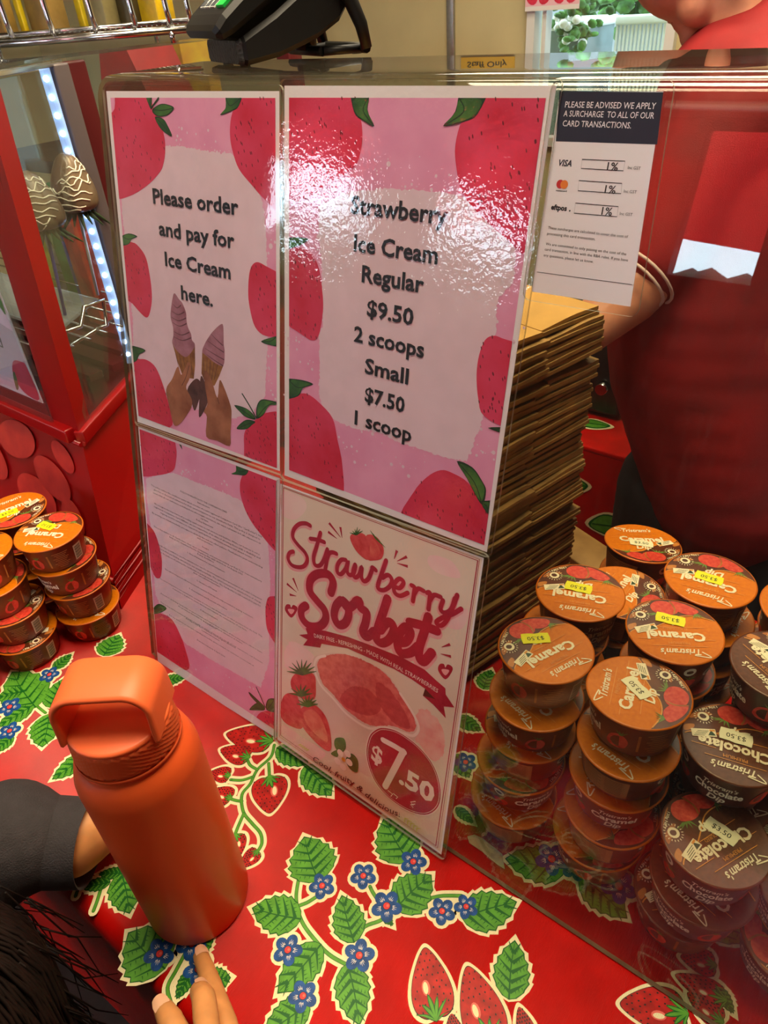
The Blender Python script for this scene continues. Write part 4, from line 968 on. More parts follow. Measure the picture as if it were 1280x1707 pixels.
for a in range(5):
    p0 = (755+a*16, 905+a*13); s4.stroke([K7(*p0), K7(p0[0]+22, p0[1]+4)], 0.0018, m_sprig, 13, smooth=0, taper=(1, .3)); s4.stroke([K7(*p0), K7(p0[0]-4, p0[1]+24)], 0.0018, m_sprig, 13, smooth=0, taper=(1, .3))
    p0 = (190+a*10, 515+a*7); s4.stroke([K7(*p0), K7(p0[0]+12, p0[1]-3)], 0.0014, m_sprig, 13, smooth=0)
finish(s4)

# card surcharge notice
s5 = poster('small white surcharge notice with a navy heading and three 1% boxes', [(934, 153), (1106, 153), (1051, 511), (887, 486)], pouch=0.0055, lam=m_lam_flat)
s5.t.name = 'surcharge_notice'; s5.t['category'] = 'notice'
k = crop(860, 130, 4.164); m_navy = M('print_navy', (26, 32, 50), 0.5); m_or = M('print_orange', (232, 130, 40), 0.5); m_rd = M('print_logo_red', (200, 40, 40), 0.5)
s5.fill([k(305, 93), k(1025, 100), k(982, 462), k(280, 440)], m_navy, 1, smooth=0)
for tx, a, b in (('PLEASE BE ADVISED WE APPLY', (342, 205), (970, 215)), ('A SURCHARGE  TO ALL OF OUR', (332, 267), (958, 285)), ('CARD TRANSACTIONS.', (325, 335), (800, 348))): s5.text(tx, k(*a), k(*b), 0.0029, m_paper, 2, bold=.005)
s5.text('VISA', k(290, 608), k(388, 615), 0.0031, m_navy, 2, bold=.03, shear=.2)
s5.disc(k(310, 737), 0.0024, m_rd, 2); s5.disc(k(338, 740), 0.0024, m_or, 3); s5.text('mastercard', k(280, 785), k(355, 788), 0.0008, m_ink, 2, bold=.03); s5.text('eftpos', k(245, 912), k(355, 918), 0.0028, m_ink, 2, bold=.04); s5.disc(k(376, 922), 0.0005, m_ink, 2)
for q, t1, t2 in (([(462, 565), (760, 578), (748, 645), (455, 628)], (632, 640), (632+76, 640)), ([(440, 712), (738, 732), (732, 803), (433, 782)], (616, 798), (692, 798)), ([(416, 868), (713, 893), (704, 963), (406, 938)], (594, 948), (668, 948))):
    s5.stroke([k(*p) for p in q], 0.0004, m_ink, 2, smooth=0, closed=True); s5.text('1%', k(*t1), k(*t2), 0.0040, m_ink, 3, bold=.01)
for a, b in (((778, 632), (866, 636)), ((750, 795), (840, 798)), ((722, 950), (810, 955))): s5.text('Inc GST', k(*a), k(*b), 0.0015, m_ink, 3)
for tx, a, b in (('These surcharges are calculated to cover the cost of', (224, 1052), (780, 1105)), ('processing this card transaction.', (218, 1092), (553, 1122)), ('We are committed to only passing on the cost of the', (208, 1165), (768, 1225)), ('card transaction, in line with the RBA rules. If you have', (201, 1202), (780, 1267)), ('any questions, please let us know.', (194, 1242), (540, 1278))): s5.text(tx, k(*a), k(*b), 0.0015, m_ink, 3, flat='avg')
s5.stroke([k(148, 1346), k(808, 1434)], 0.0003, m_ink, 2, smooth=0)
finish(s5)

# ================================================================== dessert dip cups
CR, CH = 0.0407, 0.0405                       # lid radius, stacking height
def body_r(z): return 0.0324 + 0.0050*min(1.0, z/0.036)
m_cbody = M('cup_caramel', (128, 50, 18), 0.32, spec=0.5, noise_scale=26, c2=(88, 28, 12)); m_hbody = M('cup_chocolate', (84, 36, 24), 0.32, noise_scale=26, c2=(56, 22, 18))
m_clid = M('lid_caramel', (222, 124, 6), 0.42, spec=.3, noise_scale=300, c2=(208, 110, 4), bump=0.05, bump_scale=500); m_hlid = M('lid_chocolate', (108, 60, 34), 0.36, noise_scale=300, c2=(90, 46, 26), bump=0.05, bump_scale=500)
m_crim = M('lid_rim_caramel', (206, 106, 12), 0.36); m_hrim = M('lid_rim_chocolate', (100, 52, 30), 0.3)
m_ltxt = M('label_cream', (246, 234, 204), 0.4); m_lgold = M('label_gold', (226, 150, 60), 0.4); m_lbrown = M('label_brown', (104, 50, 22), 0.35, noise_scale=60, c2=(70, 30, 16)); m_lswirl = M('label_swirl', (206, 132, 60), 0.35, noise_scale=60, c2=(160, 88, 36))
m_lberry = M('label_berry', (222, 84, 58), 0.4, noise_scale=300, c2=(196, 40, 34)); m_lgreen = M('label_green', (104, 134, 54), 0.4); m_ldk = M('label_dark_green', (34, 66, 40), 0.4); m_lpanel = M('label_panel', (172, 112, 66), 0.4); m_lbar = M('label_barcode', (196, 178, 150), 0.4); m_foil = M('cup_plastic', (150, 86, 52), 0.25)
def lid_mesh(kind):
    base, rim, word = (m_clid, m_crim, 'Caramel') if kind == 'caramel' else (m_hlid, m_hrim, 'Chocolate')
    mb = MB(); z = CH
    mb.lathe([(0.0372, z-0.0024), (CR-0.0006, z-0.0022), (CR, z-0.0014), (CR-0.0004, z-0.0006), (CR-0.0016, z-0.0004)], rim, n=64)
    mb.lathe([(CR-0.0016, z-0.0004), (CR-0.006, z-0.0007), (0.0001, z-0.0006)], base, n=64)
    sh = Sheet(mb, (0, 0, z-0.00035), (1, 0, 0), (0, 1, 0), (0, 0, 1), 0.00005); R = CR-0.0008
    S = lambda pts: [(x*R, y*R) for x, y in pts]
    # picture half: dark band with berries, leaves, swirls
    arc = [(math.cos(a), math.sin(a)) for a in [math.radians(203 + (372-203)*i/16) for i in range(17)]]
    sh.fill(S([(.80, .08), (.45, -.02), (.15, -.22), (-.15, -.44), (-.5, -.50), (-.78, -.42)] + [(x*.985, y*.985) for x, y in arc]), m_lbrown, 1, smooth=0, raw=True)
    sh.stroke(S([(.93, .18), (.80, .08), (.45, -.02), (.15, -.22), (-.15, -.44), (-.5, -.50), (-.86, -.40)]), 0.0010, m_lgold, 2, raw=True)
    sh.fill(S([(.60, -.55), (.85, -.42), (.90, -.25), (.70, -.38), (.50, -.52)]), m_lswirl, 2, raw=True); sh.fill(S([(.40, -.86), (.66, -.66), (.74, -.60), (.60, -.74), (.44, -.86)]), m_lswirl, 2, raw=True); sh.fill(S([(.80, -.12), (.97, -.02), (.94, .12), (.80, .0)]), m_lswirl, 2, raw=True)
    for a in range(5): sh.stroke(S([(.22+.03*a, -.48), (.14+.11*a, -.30-.03*a)]), 0.0020, m_lgreen, 3, raw=True, smooth=0, taper=(1, .1)); sh.stroke(S([(-.52, -.58), (-.72+.07*a, -.46+.02*a)]), 0.0018, m_lgreen, 3, raw=True, smooth=0, taper=(1, .1))
    sh.fill(S([(-.02, -.88), (-.16, -.60), (.06, -.46), (.34, -.52), (.42, -.72), (.26, -.90)]), m_lberry, 4, raw=True); sh.fill(S([(-.06, -.94), (-.36, -.86), (-.60, -.66), (-.40, -.52), (-.16, -.60), (-.02, -.80)]), m_lberry, 4, raw=True); sh.stroke(S([(-.06, -.52), (-.10, -.7), (-.02, -.92)]), 0.0016, m_lswirl, 5, raw=True)
    # badge and origin panel
    sh.disc((.66*R, -.40*R), .115*R, m_ltxt, 5, raw=True); sh.fill(S([(.60, -.42), (.62, -.36), (.68, -.34), (.73, -.38), (.72, -.44), (.66, -.46)]), m_lbrown, 6, raw=True)
    for a in range(18): an = a*2*PI/18; sh.stroke(S([(.66+.15*math.cos(an), -.40+.15*math.sin(an)), (.66+.19*math.cos(an), -.40+.19*math.sin(an))]), 0.0006, m_ltxt, 5, raw=True, smooth=0)
    sh.fill(S([(.40, -.16), (.84, .02), (.78, .20), (.34, .02)]), m_ltxt, 5, smooth=0, raw=True); sh.fill(S([(.36, .0), (.50, .055), (.47, -.10)]), m_ldk, 6, smooth=0, raw=True); sh.fill(S([(.405, -.14), (.50, -.10), (.49, -.06), (.39, -.10)]), m_lgold, 6, smooth=0, raw=True)
    for a in range(4): sh.stroke(S([(.54-.016*a+.02, .06-.045*a+.02), (.74-.016*a+.02, .14-.045*a+.02)]), 0.0005, m_ldk, 6, raw=True, smooth=0)
    sh.text('130g NET', (.46*R, -.80*R), (.78*R, -.56*R), .05*R, m_ltxt, 6, raw=True, bold=.02)
    # lettering
    sh.text("Tristram's", (-.46*R, .53*R), (.36*R, .60*R), .16*R, m_ltxt, 4, raw=True, bold=.02, shear=.25)
    sh.stroke(S([(-.46, .60), (-.62, .74), (-.30, .72)]), 0.0010, m_ltxt, 4, raw=True); sh.stroke(S([(-.60, .44), (.50, .52)]), 0.0005, m_lgold, 3, raw=True, smooth=0)
    sh.text('PREMIUM', (-.26*R, .34*R), (.18*R, .37*R), .075*R, m_lgold, 4, raw=True)
    w = .60 if kind == 'caramel' else .68
    sh.text(word, (-w*R, .04*R), (w*R, .10*R), .235*R, m_ltxt, 4, raw=True, bold=.035)
    sh.text('FLAVOURED', (-.26*R, -.085*R), (.24*R, -.055*R), .07*R, m_lgold, 4, raw=True)
    sh.text('Dip', (-.24*R, -.34*R), (.16*R, -.31*R), .19*R, m_ltxt, 4, raw=True, bold=.03, shear=.2)
    for a, b in (((-.62, -.14), (.34, -.05)), ((-.80, .22), (-.40, .25)), ((.32, .30), (.78, .34))): sh.stroke(S([a, b]), 0.0005, m_lgold, 3, raw=True, smooth=0)
    return mb.mesh('lid_'+kind)
def body_mesh(kind):
    base, word = (m_cbody, 'Caramel') if kind == 'caramel' else (m_hbody, 'Chocolate')
    mb = MB()
    mb.lathe([(0.0001, 0.002), (0.027, 0.002), (0.0298, 0.0), (0.0316, 0.0006), (body_r(0.003), 0.003), (body_r(0.018), 0.018), (body_r(0.034), 0.034), (0.0376, 0.0362), (0.0376, CH-0.0022)], base, n=56)
    sub = MB(); sh = Sheet(sub, (0, 0, 0), (1, 0, 0), (0, 1, 0), (0, 0, 1), 0.00010, w0=0.00016)
    RR = 0.0355
    def rect(u, z, w, h, mat, lay):
        n = max(1, int(w/0.003))
        for i in range(n): sh.fill([(u+w*i/n, z), (u+w*(i+1)/n, z), (u+w*(i+1)/n, z+h), (u+w*i/n, z+h)], mat, lay, smooth=0, raw=True)
    # front: words; then berry and swirl art; ingredients; barcode; nutrition panel
    sh.text("Tristram's", (-.013, .0235), (.013, .0235), .0048, m_ltxt, 3, raw=True, bold=.015, shear=.2)
    sh.text(word, (-.019, .0145), (.019, .0145), .0074, m_ltxt, 3, raw=True, bold=.03); sh.text('Dip', (-.007, .0060), (.007, .0060), .0064, m_ltxt, 3, raw=True, bold=.025, shear=.2)
    sh.fill([(.026, .010), (.032, .0065), (.041, .009), (.043, .018), (.037, .024), (.029, .020)], m_lberry, 2, raw=True); sh.fill([(-.040, .006), (-.033, .004), (-.027, .008), (-.026, .014), (-.033, .016), (-.040, .012)], m_lberry, 2, raw=True)
    for a in range(4): sh.stroke([(-.032, .0155), (-.037+.004*a, .0200)], .0016, m_lgreen, 3, raw=True, smooth=0, taper=(1, .2)); sh.stroke([(.037, .023), (.033+.003*a, .028)], .0016, m_lgreen, 3, raw=True, smooth=0, taper=(1, .2))
    sh.disc((-.034, .0265), .0052, m_ltxt, 2, raw=True); sh.disc((-.034, .0262), .0030, m_lbrown, 3, raw=True, ry=.0022)
    rect(.050, .008, .002, .020, m_lswirl, 1)
    for a in range(9):
        L = .019-.004*(a % 3); sh.stroke([(.066-L/2+.003*q*(L/.019), .0285-.0026*a) for q in range(7)], .0008, m_lpanel, 2, raw=True, smooth=0)
    rect(.082, .006, .0125, .0225, m_lbar, 1)
    for a in range(13): rect(.0835, .0080+.0014*a, .0095, .0006 if a % 3 else .0010, m_ldk, 2)
    rect(-.104, .005, .042, .0255, m_lpanel, 1)
    for a in range(9): rect(-.101, .0275-.0024*a, .017-.003*(a % 2), .0006, m_lbrown, 2); rect(-.081, .0275-.0024*a, .014, .0006, m_lbrown, 2)
    b0 = len(mb.v)
    for x, y, z in sub.v:
        a = x/RR - PI/2; r = body_r(y)+z; mb.v.append((r*math.cos(a), r*math.sin(a), y))
    for f, mi in zip(sub.f, sub.mi): mb.face([b0+i for i in f], sub.mats[mi])
    return mb.mesh('body_'+kind)
def sticker_mesh(col):
    mat = M('sticker_yellow', (240, 238, 20), 0.5, emit=0.0) if col == 'yellow' else M('sticker_white', (240, 238, 206), 0.5)
    mb = MB(); w, h = .0118, .0060
    top = [(-w, -h), (-w*.4, -h*1.06), (0, -h*.94), (w*.5, -h*1.06), (w, -h), (w*1.06, 0), (w, h), (w*.4, h*.95), (0, h*1.06), (-w*.5, h*.95), (-w, h), (-w*1.06, 0)]
    mb.prism([(x, y, CH+.00005) for x, y in top], (0, 0, .00030), mat)
    sh = Sheet(mb, (0, 0, CH+.00040), (1, 0, 0), (0, 1, 0), (0, 0, 1), 0.00005); sh.text('$3.50', (-w*.62, -h*.32), (w*.62, -h*.32), h*.72, m_ink, 0, raw=True, bold=.005)
    return mb.mesh('sticker_'+col)
CM = {('lid', kd): lid_mesh(kd) for kd in ('caramel', 'chocolate')}
CM.update({('body', kd): body_mesh(kd) for kd in ('caramel', 'chocolate')}); CM.update({('stk', c): sticker_mesh(c) for c in ('yellow', 'white')})
def ang(p, q, z):
    a = T(*p, z); b = T(*q, z); return math.atan2(b.y-a.y, b.x-a.x)
PLACED = []
def cup(px, py, level, kind, label, rot=None, text=None, body_rot=None, stk=None, tilt=(0, 0), group=None, xy=None):
    """px,py: centre of the lid in the photo; level: how many cups high its lid is; text: pixel pair along the reading direction"""
    z = level*CH; c = T(px, py, z) if xy is None else Vector((xy[0], xy[1], z))
    if text: rot = ang(*text, z)
    if rot is None: rot = random.uniform(0, 2*PI)
    if body_rot is None: body_rot = random.uniform(0, 2*PI)
    r = bpy.data.objects.new('dip_cup', None); COL.objects.link(r); r.empty_display_size = .02
    r.location = (c.x, c.y, z-CH); r.rotation_euler = (math.radians(tilt[0]), math.radians(tilt[1]), 0)
    tag(r, label, 'dessert cup', group)
    for nm, key, a in (('cup_body', 'body', body_rot), ('lid', 'lid', rot)):
        o = bpy.data.objects.new(nm, CM[(key, kind)]); COL.objects.link(o); o.parent = r; o.rotation_euler = (0, 0, a)
    if stk:
        sx, sy, col, p, q = stk; s = T(sx, sy, z); st = bpy.data.objects.new('price_sticker', CM[('stk', col)]); COL.objects.link(st); st.parent = r
        st.location = (s.x-c.x, s.y-c.y, 0); st.rotation_euler = (0, 0, ang(p, q, z)); st['label'] = col+' $3.50 price sticker'
    PLACED.append([r, level, len(PLACED)-1 if PLACED and PLACED[-1][1] == level+1 and not text else None, bool(text)]); return r
GR, GC, GL_ = 'caramel dip cups behind the guard', 'chocolate dip cups behind the guard', 'caramel dip cups left of the guard'
# front-left caramel stack
cup(908, 1082, 5, 'caramel', 'top caramel dip cup of the stack nearest the sorbet poster, yellow price sticker', text=((966, 1077), (889, 1113)), body_rot=-1.15, stk=(891, 1066, 'yellow', (914, 1064), (874, 1067)), tilt=(-3, 0), group=GR)
cup(897, 1156, 4, 'caramel', 'caramel dip cup second from top in the stack nearest the sorbet poster', rot=2.8, body_rot=-.5, group=GR)
cup(884, 1207, 3, 'caramel', 'middle caramel dip cup of the stack nearest the sorbet poster', rot=3.4, body_rot=2.3, group=GR)
cup(868, 1259, 2, 'caramel', 'caramel dip cup second from bottom in the stack nearest the sorbet poster', rot=.8, body_rot=.9, group=GR)
cup(862, 1318, 1, 'caramel', 'bottom caramel dip cup beside the torn paper tape', rot=2.9, body_rot=2.5, group=GR)
# second caramel stack
cup(1066, 1155, 5, 'caramel', 'caramel dip cup with a white price sticker on top of the front middle stack', text=((1023, 1161), (1039, 1109)), body_rot=-1.0, stk=(1062, 1150, 'white', (1064, 1158), (1043, 1135)), tilt=(-5, -2), group=GR)
cup(1056, 1205, 4, 'caramel', 'caramel dip cup directly under the white-stickered caramel cup', rot=2.9, body_rot=2.2, group=GR)
cup(1038, 1285, 3, 'caramel', 'middle caramel dip cup of the front middle stack, badge and berry facing out', rot=2.2, body_rot=.35, group=GR)
cup(1022, 1342, 2, 'caramel', 'caramel dip cup second from bottom in the front middle stack', rot=1.2, body_rot=2.2, group=GR)
cup(1006, 1384, 1, 'caramel', 'bottom caramel dip cup of the front middle stack, on the printed leaves', rot=1.0, body_rot=-.9, group=GR)
# back stacks
cup(964, 990, 5, 'caramel', 'yellow-stickered caramel dip cup directly behind the front-left stack, against the carton stack', text=((999, 1016), (912, 999)), body_rot=1.0, stk=(961, 984, 'yellow', (977, 986), (946, 979)), tilt=(-2, 0), group=GR)
for i, (p, lb) in enumerate((((957, 1040), 'second'), ((950, 1089), 'third'), ((944, 1135), 'fourth'), ((938, 1176), 'fifth'))): cup(*p, 4-i, 'caramel', lb+' caramel dip cup down in the stack beside the flat cartons', group=GR)
cup(1047, 984, 4, 'caramel', 'caramel dip cup half hidden behind the yellow-stickered cup beside the cartons', text=((1040, 1003), (1068, 975)), tilt=(-3, 2), group=GR)
for i, (p, lb) in enumerate((((1040, 1034), 'second'), ((1033, 1080), 'third'), ((1026, 1124), 'bottom'))): cup(*p, 3-i, 'caramel', lb+' cup under the half hidden caramel cup in the middle of the display', group=GR)
cup(1066, 917, 4, 'caramel', 'rearmost caramel dip cup with an upright readable lid and white sticker', text=((1021, 906), (1096, 905)), stk=(1063, 919, 'white', (1055, 917), (1075, 919)), tilt=(-9, 0), group=GR)
for i, (p, lb) in enumerate((((1059, 966), 'second'), ((1051, 1011), 'third'), ((1043, 1053), 'bottom'))): cup(*p, 3-i, 'caramel', lb+' cup down in the rearmost caramel stack', group=GR)
cup(1190, 977, 5, 'caramel', 'caramel dip cup with a yellow sticker, rear right of the display', text=((1216, 1010), (1134, 984)), body_rot=-1.2, stk=(1188, 976, 'yellow', (1205, 980), (1173, 970)), tilt=(-2, 0), group=GR)
for i, lb in enumerate(('second', 'third', 'fourth', 'bottom')): cup(1188-13*(i+1), 977+(55, 105, 152, 195)[i], 4-i, 'caramel', lb+' cup down in the rear right caramel stack', group=GR)
cup(1127, 1060, 5, 'caramel', 'caramel dip cup with a yellow sticker between the white-stickered and the rear right cups', text=((1182, 1084), (1085, 1076)), body_rot=1.7, stk=(1120, 1042, 'yellow', (1126, 1043), (1100, 1037)), tilt=(-2, 0), group=GR)
for i, lb in enumerate(('second', 'third', 'fourth', 'bottom')): cup(1127-14*(i+1), 1060+(52, 102, 149, 192)[i], 4-i, 'caramel', lb+' cup down in the stack behind the white-stickered caramel cup', group=GR)
# chocolate stacks
cup(1182, 1376, 3, 'chocolate', 'front chocolate dip cup with a white $3.50 sticker turned to the viewer', text=((1258, 1373), (1170, 1418)), body_rot=.25, stk=(1192, 1366, 'white', (1184, 1359), (1211, 1377)), tilt=(-2, 0), group=GC)
cup(1157, 1424, 2, 'chocolate', 'chocolate dip cup under the front stickered chocolate cup', text=((1140, 1495), (1085, 1440)), body_rot=-.4, group=GC)
cup(1137, 1474, 1, 'chocolate', 'bottom chocolate dip cup of the front chocolate stack', text=((1190, 1545), (1115, 1548)), body_rot=-1.2, group=GC)
cup(1235, 1256, 4, 'chocolate', 'chocolate dip cup with a white sticker, its lid just behind the nearest chocolate stack', text=((1278, 1286), (1160, 1245)), stk=(1236, 1247, 'white', (1246, 1251), (1218, 1242)), tilt=(-2, 0), group=GC)
for i, lb in enumerate(('second', 'third', 'bottom')): cup(1235-13*(i+1), 1256+(51, 98, 142)[i], 3-i, 'chocolate', lb+' cup down in the chocolate stack between the nearest one and the right edge', group=GC)
cup(1290, 1112, 5, 'chocolate', 'chocolate dip cup with a white sticker at the right edge behind the other chocolate cups', text=((1271, 1145), (1229, 1102)), body_rot=-1.0, stk=(1279, 1107, 'white', (1283, 1112), (1272, 1100)), tilt=(-2, 0), group=GC)
for i, lb in enumerate(('second', 'third', 'fourth', 'bottom')): cup(1290-13*(i+1), 1112+(54, 105, 152, 196)[i], 4-i, 'chocolate', lb+' cup down in the right edge chocolate stack', body_rot=-.7+.4*i, group=GC)
cup(1352, 1478, 2, 'chocolate', 'chocolate dip cup at the lower right edge, on top of another', rot=2.2, body_rot=-.9, group=GC)
cup(1312, 1572, 1, 'chocolate', 'chocolate dip cup in the lower right corner close to the guard', rot=-.9, body_rot=-.55, group=GC)
cup(1300, 1020, 5, 'caramel', 'caramel dip cup at the right edge behind the stickered chocolate cup', rot=2.5, group=GR)
for i, lb in enumerate(('second', 'third', 'fourth', 'bottom')): cup(1300-13*(i+1), 1020+(54, 105, 152, 196)[i], 4-i, 'caramel', lb+' cup down in the caramel stack at the right edge', group=GR)
# left of the guard, in front of the red cabinet
def lstack(pts, names, texts=None, stks=None, rots=None):
    for i, p in enumerate(pts): cup(*p, len(pts)-i, 'caramel', names[i], text=texts if i == 0 else None, stk=stks if i == 0 else None, body_rot=rots[i] if rots else None, group=GL_)
lstack([(75, 886), (94, 926), (112, 967), (129, 1007)], ['yellow-stickered caramel dip cup on top of the stack nearest the red cabinet corner', 'second caramel dip cup down in the stack nearest the cabinet corner', 'third caramel dip cup down in the stack nearest the cabinet corner', 'bottom caramel dip cup of the stack nearest the cabinet corner'],
       ((94, 890), (32, 884)), (72, 878, 'yellow', (80, 882), (60, 876)), [-.6, .1, -.9, -.5])
lstack([(-24, 915), (-6, 962), (14, 1012), (36, 1054)], ['top caramel dip cup of the front left stack at the photo edge', 'second caramel dip cup of the front left stack at the photo edge', 'third caramel dip cup of the front left stack at the photo edge', 'bottom caramel dip cup of the front left stack at the photo edge'], None, None, [.45, .5, -.7, -.6])
lstack([(22, 850), (44, 893), (63, 936), (81, 977)], ['yellow-stickered caramel dip cup against the red cabinet front', 'second caramel dip cup in the stack against the cabinet front', 'third caramel dip cup in the stack against the cabinet front', 'bottom caramel dip cup in the stack against the cabinet front'], ((-8, 862), (55, 840)), (13, 856, 'yellow', (2, 860), (24, 852)))
lstack([(-72, 1064), (-55, 1106)], ['upper caramel dip cup cut by the left photo edge', 'lower caramel dip cup cut by the left photo edge'], None, None, [-.2, -.5])

# settle the stacks: cups at one height may touch but not run through each other, and each stays above the cup it stands on
def settle(it=220):
    D = 2*CR+.0004; P = [[p[0].location.x, p[0].location.y] for p in PLACED]; W = [0.04 if 'front chocolate' in p[0]['label'] or 'nearest the sorbet' in p[0]['label'] or 'front middle' in p[0]['label'] else 0.35 if p[3] else 1.0 for p in PLACED]
    for _ in range(it):
        for i in range(len(P)):
            for j in range(i):
                if PLACED[i][1] != PLACED[j][1]: continue
                dx, dy = P[i][0]-P[j][0], P[i][1]-P[j][1]; d = math.hypot(dx, dy)
                if 1e-6 < d < D:
                    k_ = (D-d)/d/(W[i]+W[j]); P[i][0] += dx*k_*W[i]; P[i][1] += dy*k_*W[i]; P[j][0] -= dx*k_*W[j]; P[j][1] -= dy*k_*W[j]
        for i, p in enumerate(PLACED):
            if p[2] is not None:
                q = P[p[2]]; dx, dy = P[i][0]-q[0], P[i][1]-q[1]; d = math.hypot(dx, dy)
                if d > .020: k_ = (d-.020)/d; P[i][0] -= dx*k_*.7; P[i][1] -= dy*k_*.7; q[0] += dx*k_*.3*W[p[2]]; q[1] += dy*k_*.3*W[p[2]]
            if P[i][0] > -.6:
                z = p[1]*CH; lim = (GD+(z-H)*.218276)/.975887+.0058+CR
                if P[i][1] < lim: P[i][1] = lim
    for p, (x, y) in zip(PLACED, P): p[0].location.x, p[0].location.y = x, y
settle()

# ================================================================== orange drink bottle
m_or_b = M('bottle_orange', (218, 88, 38), 0.42, spec=0.4, bump=0.05, bump_scale=1400)
m_or_c = M('cap_orange', (234, 106, 58), 0.45, spec=0.4, bump=0.03, bump_scale=900)
bc = T(332, 1490, 0); BR = 0.0462
bt = thing('drink_bottle', 'orange insulated drink bottle with a carry loop lid standing on the red cloth', 'bottle', (bc.x, bc.y, 0))
mb = MB(); mb.lathe([(0.0001, 0.003), (0.040, 0.003), (0.043, 0.0), (BR-.0012, 0.0014), (BR, 0.005), (BR, 0.10), (BR, 0.207), (BR-.0005, 0.213), (BR-.0022, 0.219), (0.0420, 0.2255), (0.0392, 0.2290), (0.0376, 0.2315), (0.0370, 0.235), (0.0368, 0.237)], m_or_b, n=96, cap_hi=True); mb.build('bottle_body', bt)
mb = MB(); mb.lathe([(0.0372, 0.2345), (0.0388, 0.2350), (0.0390, 0.2365), (0.0386, 0.2375)], m_or_c, n=96)
# grip ring with a raised diamond pattern
rows = []; NT = 72
for j in range(13):
    z = 0.2375+0.022*j/12; row = []
    for i in range(NT*2):
        a = 2*PI*i/(NT*2); d = 0.0013*(1 if (i//2 + j) % 2 == 0 else 0)*(0 if j in (0, 12) else 1); r = 0.0372-0.0014*(j/12)+d
        row.append((r*math.cos(a), r*math.sin(a), z))
    rows.append(row)
mb.grid(rows, m_or_c, closed_u=True, smooth=True)
mb.lathe([(0.0358, 0.2595), (0.0364, 0.2610), (0.0358, 0.2630), (0.034, 0.2638), (0.0001, 0.2640)], m_or_c, n=96)
cap_ = mb.build('cap', bt)
# broad carry loop
la = math.radians(38)
def loop_pts(hw, hh, r, n=8):
    p = [(-hw, 0.259)]
    for k_ in range(n+1): t = PI - PI/2*k_/n; p.append((-hw+r+r*math.cos(t), 0.259+hh-r+r*math.sin(t)))
    for k_ in range(n+1): t = PI/2 - PI/2*k_/n; p.append((hw-r+r*math.cos(t), 0.259+hh-r+r*math.sin(t)))
    p.append((hw, 0.259)); return p
mb = MB(); outer = loop_pts(0.0352, 0.0425, 0.019); inner = loop_pts(0.0298, 0.0365, 0.014); secs = []
for (ox, oz), (ix, iz) in zip(outer, inner):
    t = (oz-0.259)/0.0425; wy = 0.024 - 0.004*t       # half width
    wyo = min(wy, math.sqrt(max(0.0383**2-min(abs(ox), .0375)**2, 0))+.010*0+.012) if t < .05 else wy
    sec = [(ox, -wyo+.003, oz), (ox, wyo-.003, oz), ((ox*.8+ix*.2), wyo-.0008, oz*.8+iz*.2), ((ox*.4+ix*.6), wyo, oz*.4+iz*.6), (ix, wyo-.003, iz), (ix, -wyo+.003, iz), ((ox*.4+ix*.6), -wyo, oz*.4+iz*.6), ((ox*.8+ix*.2), -wyo+.0008, oz*.8+iz*.2)]
    secs.append([(x*math.cos(la)-y*math.sin(la), x*math.sin(la)+y*math.cos(la), z) for x, y, z in sec])
mb.grid(secs, m_or_c, closed_u=True); lp = mb.build('carry_loop', cap_)

# ================================================================== card terminal on the shelf
m_blk = M('terminal_black', (15, 15, 17), 0.46, spec=.35, noise_amt=0.2, noise_scale=40); m_blk2 = M('terminal_grille', (46, 48, 52), 0.5, bump=0.6, bump_scale=300, bump_kind='voronoi'); m_key = M('key_grey', (70, 76, 84), 0.4); m_kw = M('key_white', (236, 236, 236), 0.4); m_kg = M('key_green', (20, 176, 70), 0.4); m_ky = M('key_yellow', (240, 200, 20), 0.4); m_scr = M('terminal_screen', (10, 12, 16), 0.1)
tl_, tr_ = T(343, 109, ZS), T(412, 111, ZS); t0 = (tl_+tr_)/2; trr = T(634, 89, ZS)
ax = (Vector((-(tr_-tl_).y, (tr_-tl_).x, 0)).normalized()*.5+(trr-tr_).normalized()*.5).normalized(); sd = Vector((ax.y, -ax.x, 0))    # ax: away from the keys' end; sd: right
term = thing('card_terminal', 'black card payment terminal on a stand on top of the clear guard', 'card terminal', (t0.x, t0.y, ZS), math.atan2(ax.y, ax.x))
# local frame: x along the terminal (towards its raised back), y left, z up
def quadstrip(sections, mat, mbx, caps=True):
    b = len(mbx.v); mbx.grid(sections, mat, closed_u=True, smooth=False); n = len(sections[0])
    if caps: mbx.face([b+i for i in range(n)][::-1], mat); mbx.face([b+(len(sections)-1)*n+i for i in range(n)], mat)
def rsec(x, z0, z1, w, b=.004):
    return [(x, -w+b, z0), (x, w-b, z0), (x, w, z0+b), (x, w, z1-b), (x, w-b, z1), (x, -w+b, z1), (x, -w, z1-b), (x, -w, z0+b)]
HW = 0.050
mb = MB(); quadstrip([rsec(0.002, .002, .0195, HW-.006), rsec(.006, .001, .022, HW-.003), rsec(.035, .005, .036, HW), rsec(.070, .015, .056, HW), rsec(.094, .026, .072, HW-.003), rsec(.104, .036, .078, HW-.007)], m_blk, mb); mb.build('cradle', term)
mb = MB(); quadstrip([rsec(-.0010, .0025, .0190, HW-.007, .003), rsec(.0035, .0015, .0205, HW-.005, .003)], m_blk2, mb); o = mb.build('speaker_grille', term)
mb = MB()
for s in (-1, 1): mb.tube([(.085, s*(HW-.006), .055), (.103, s*(HW-.004), .044), (.113, s*(HW-.003), .022), (.117, s*(HW-.003), .0045)], [.007, .007, .006, .005], m_blk, n=8)
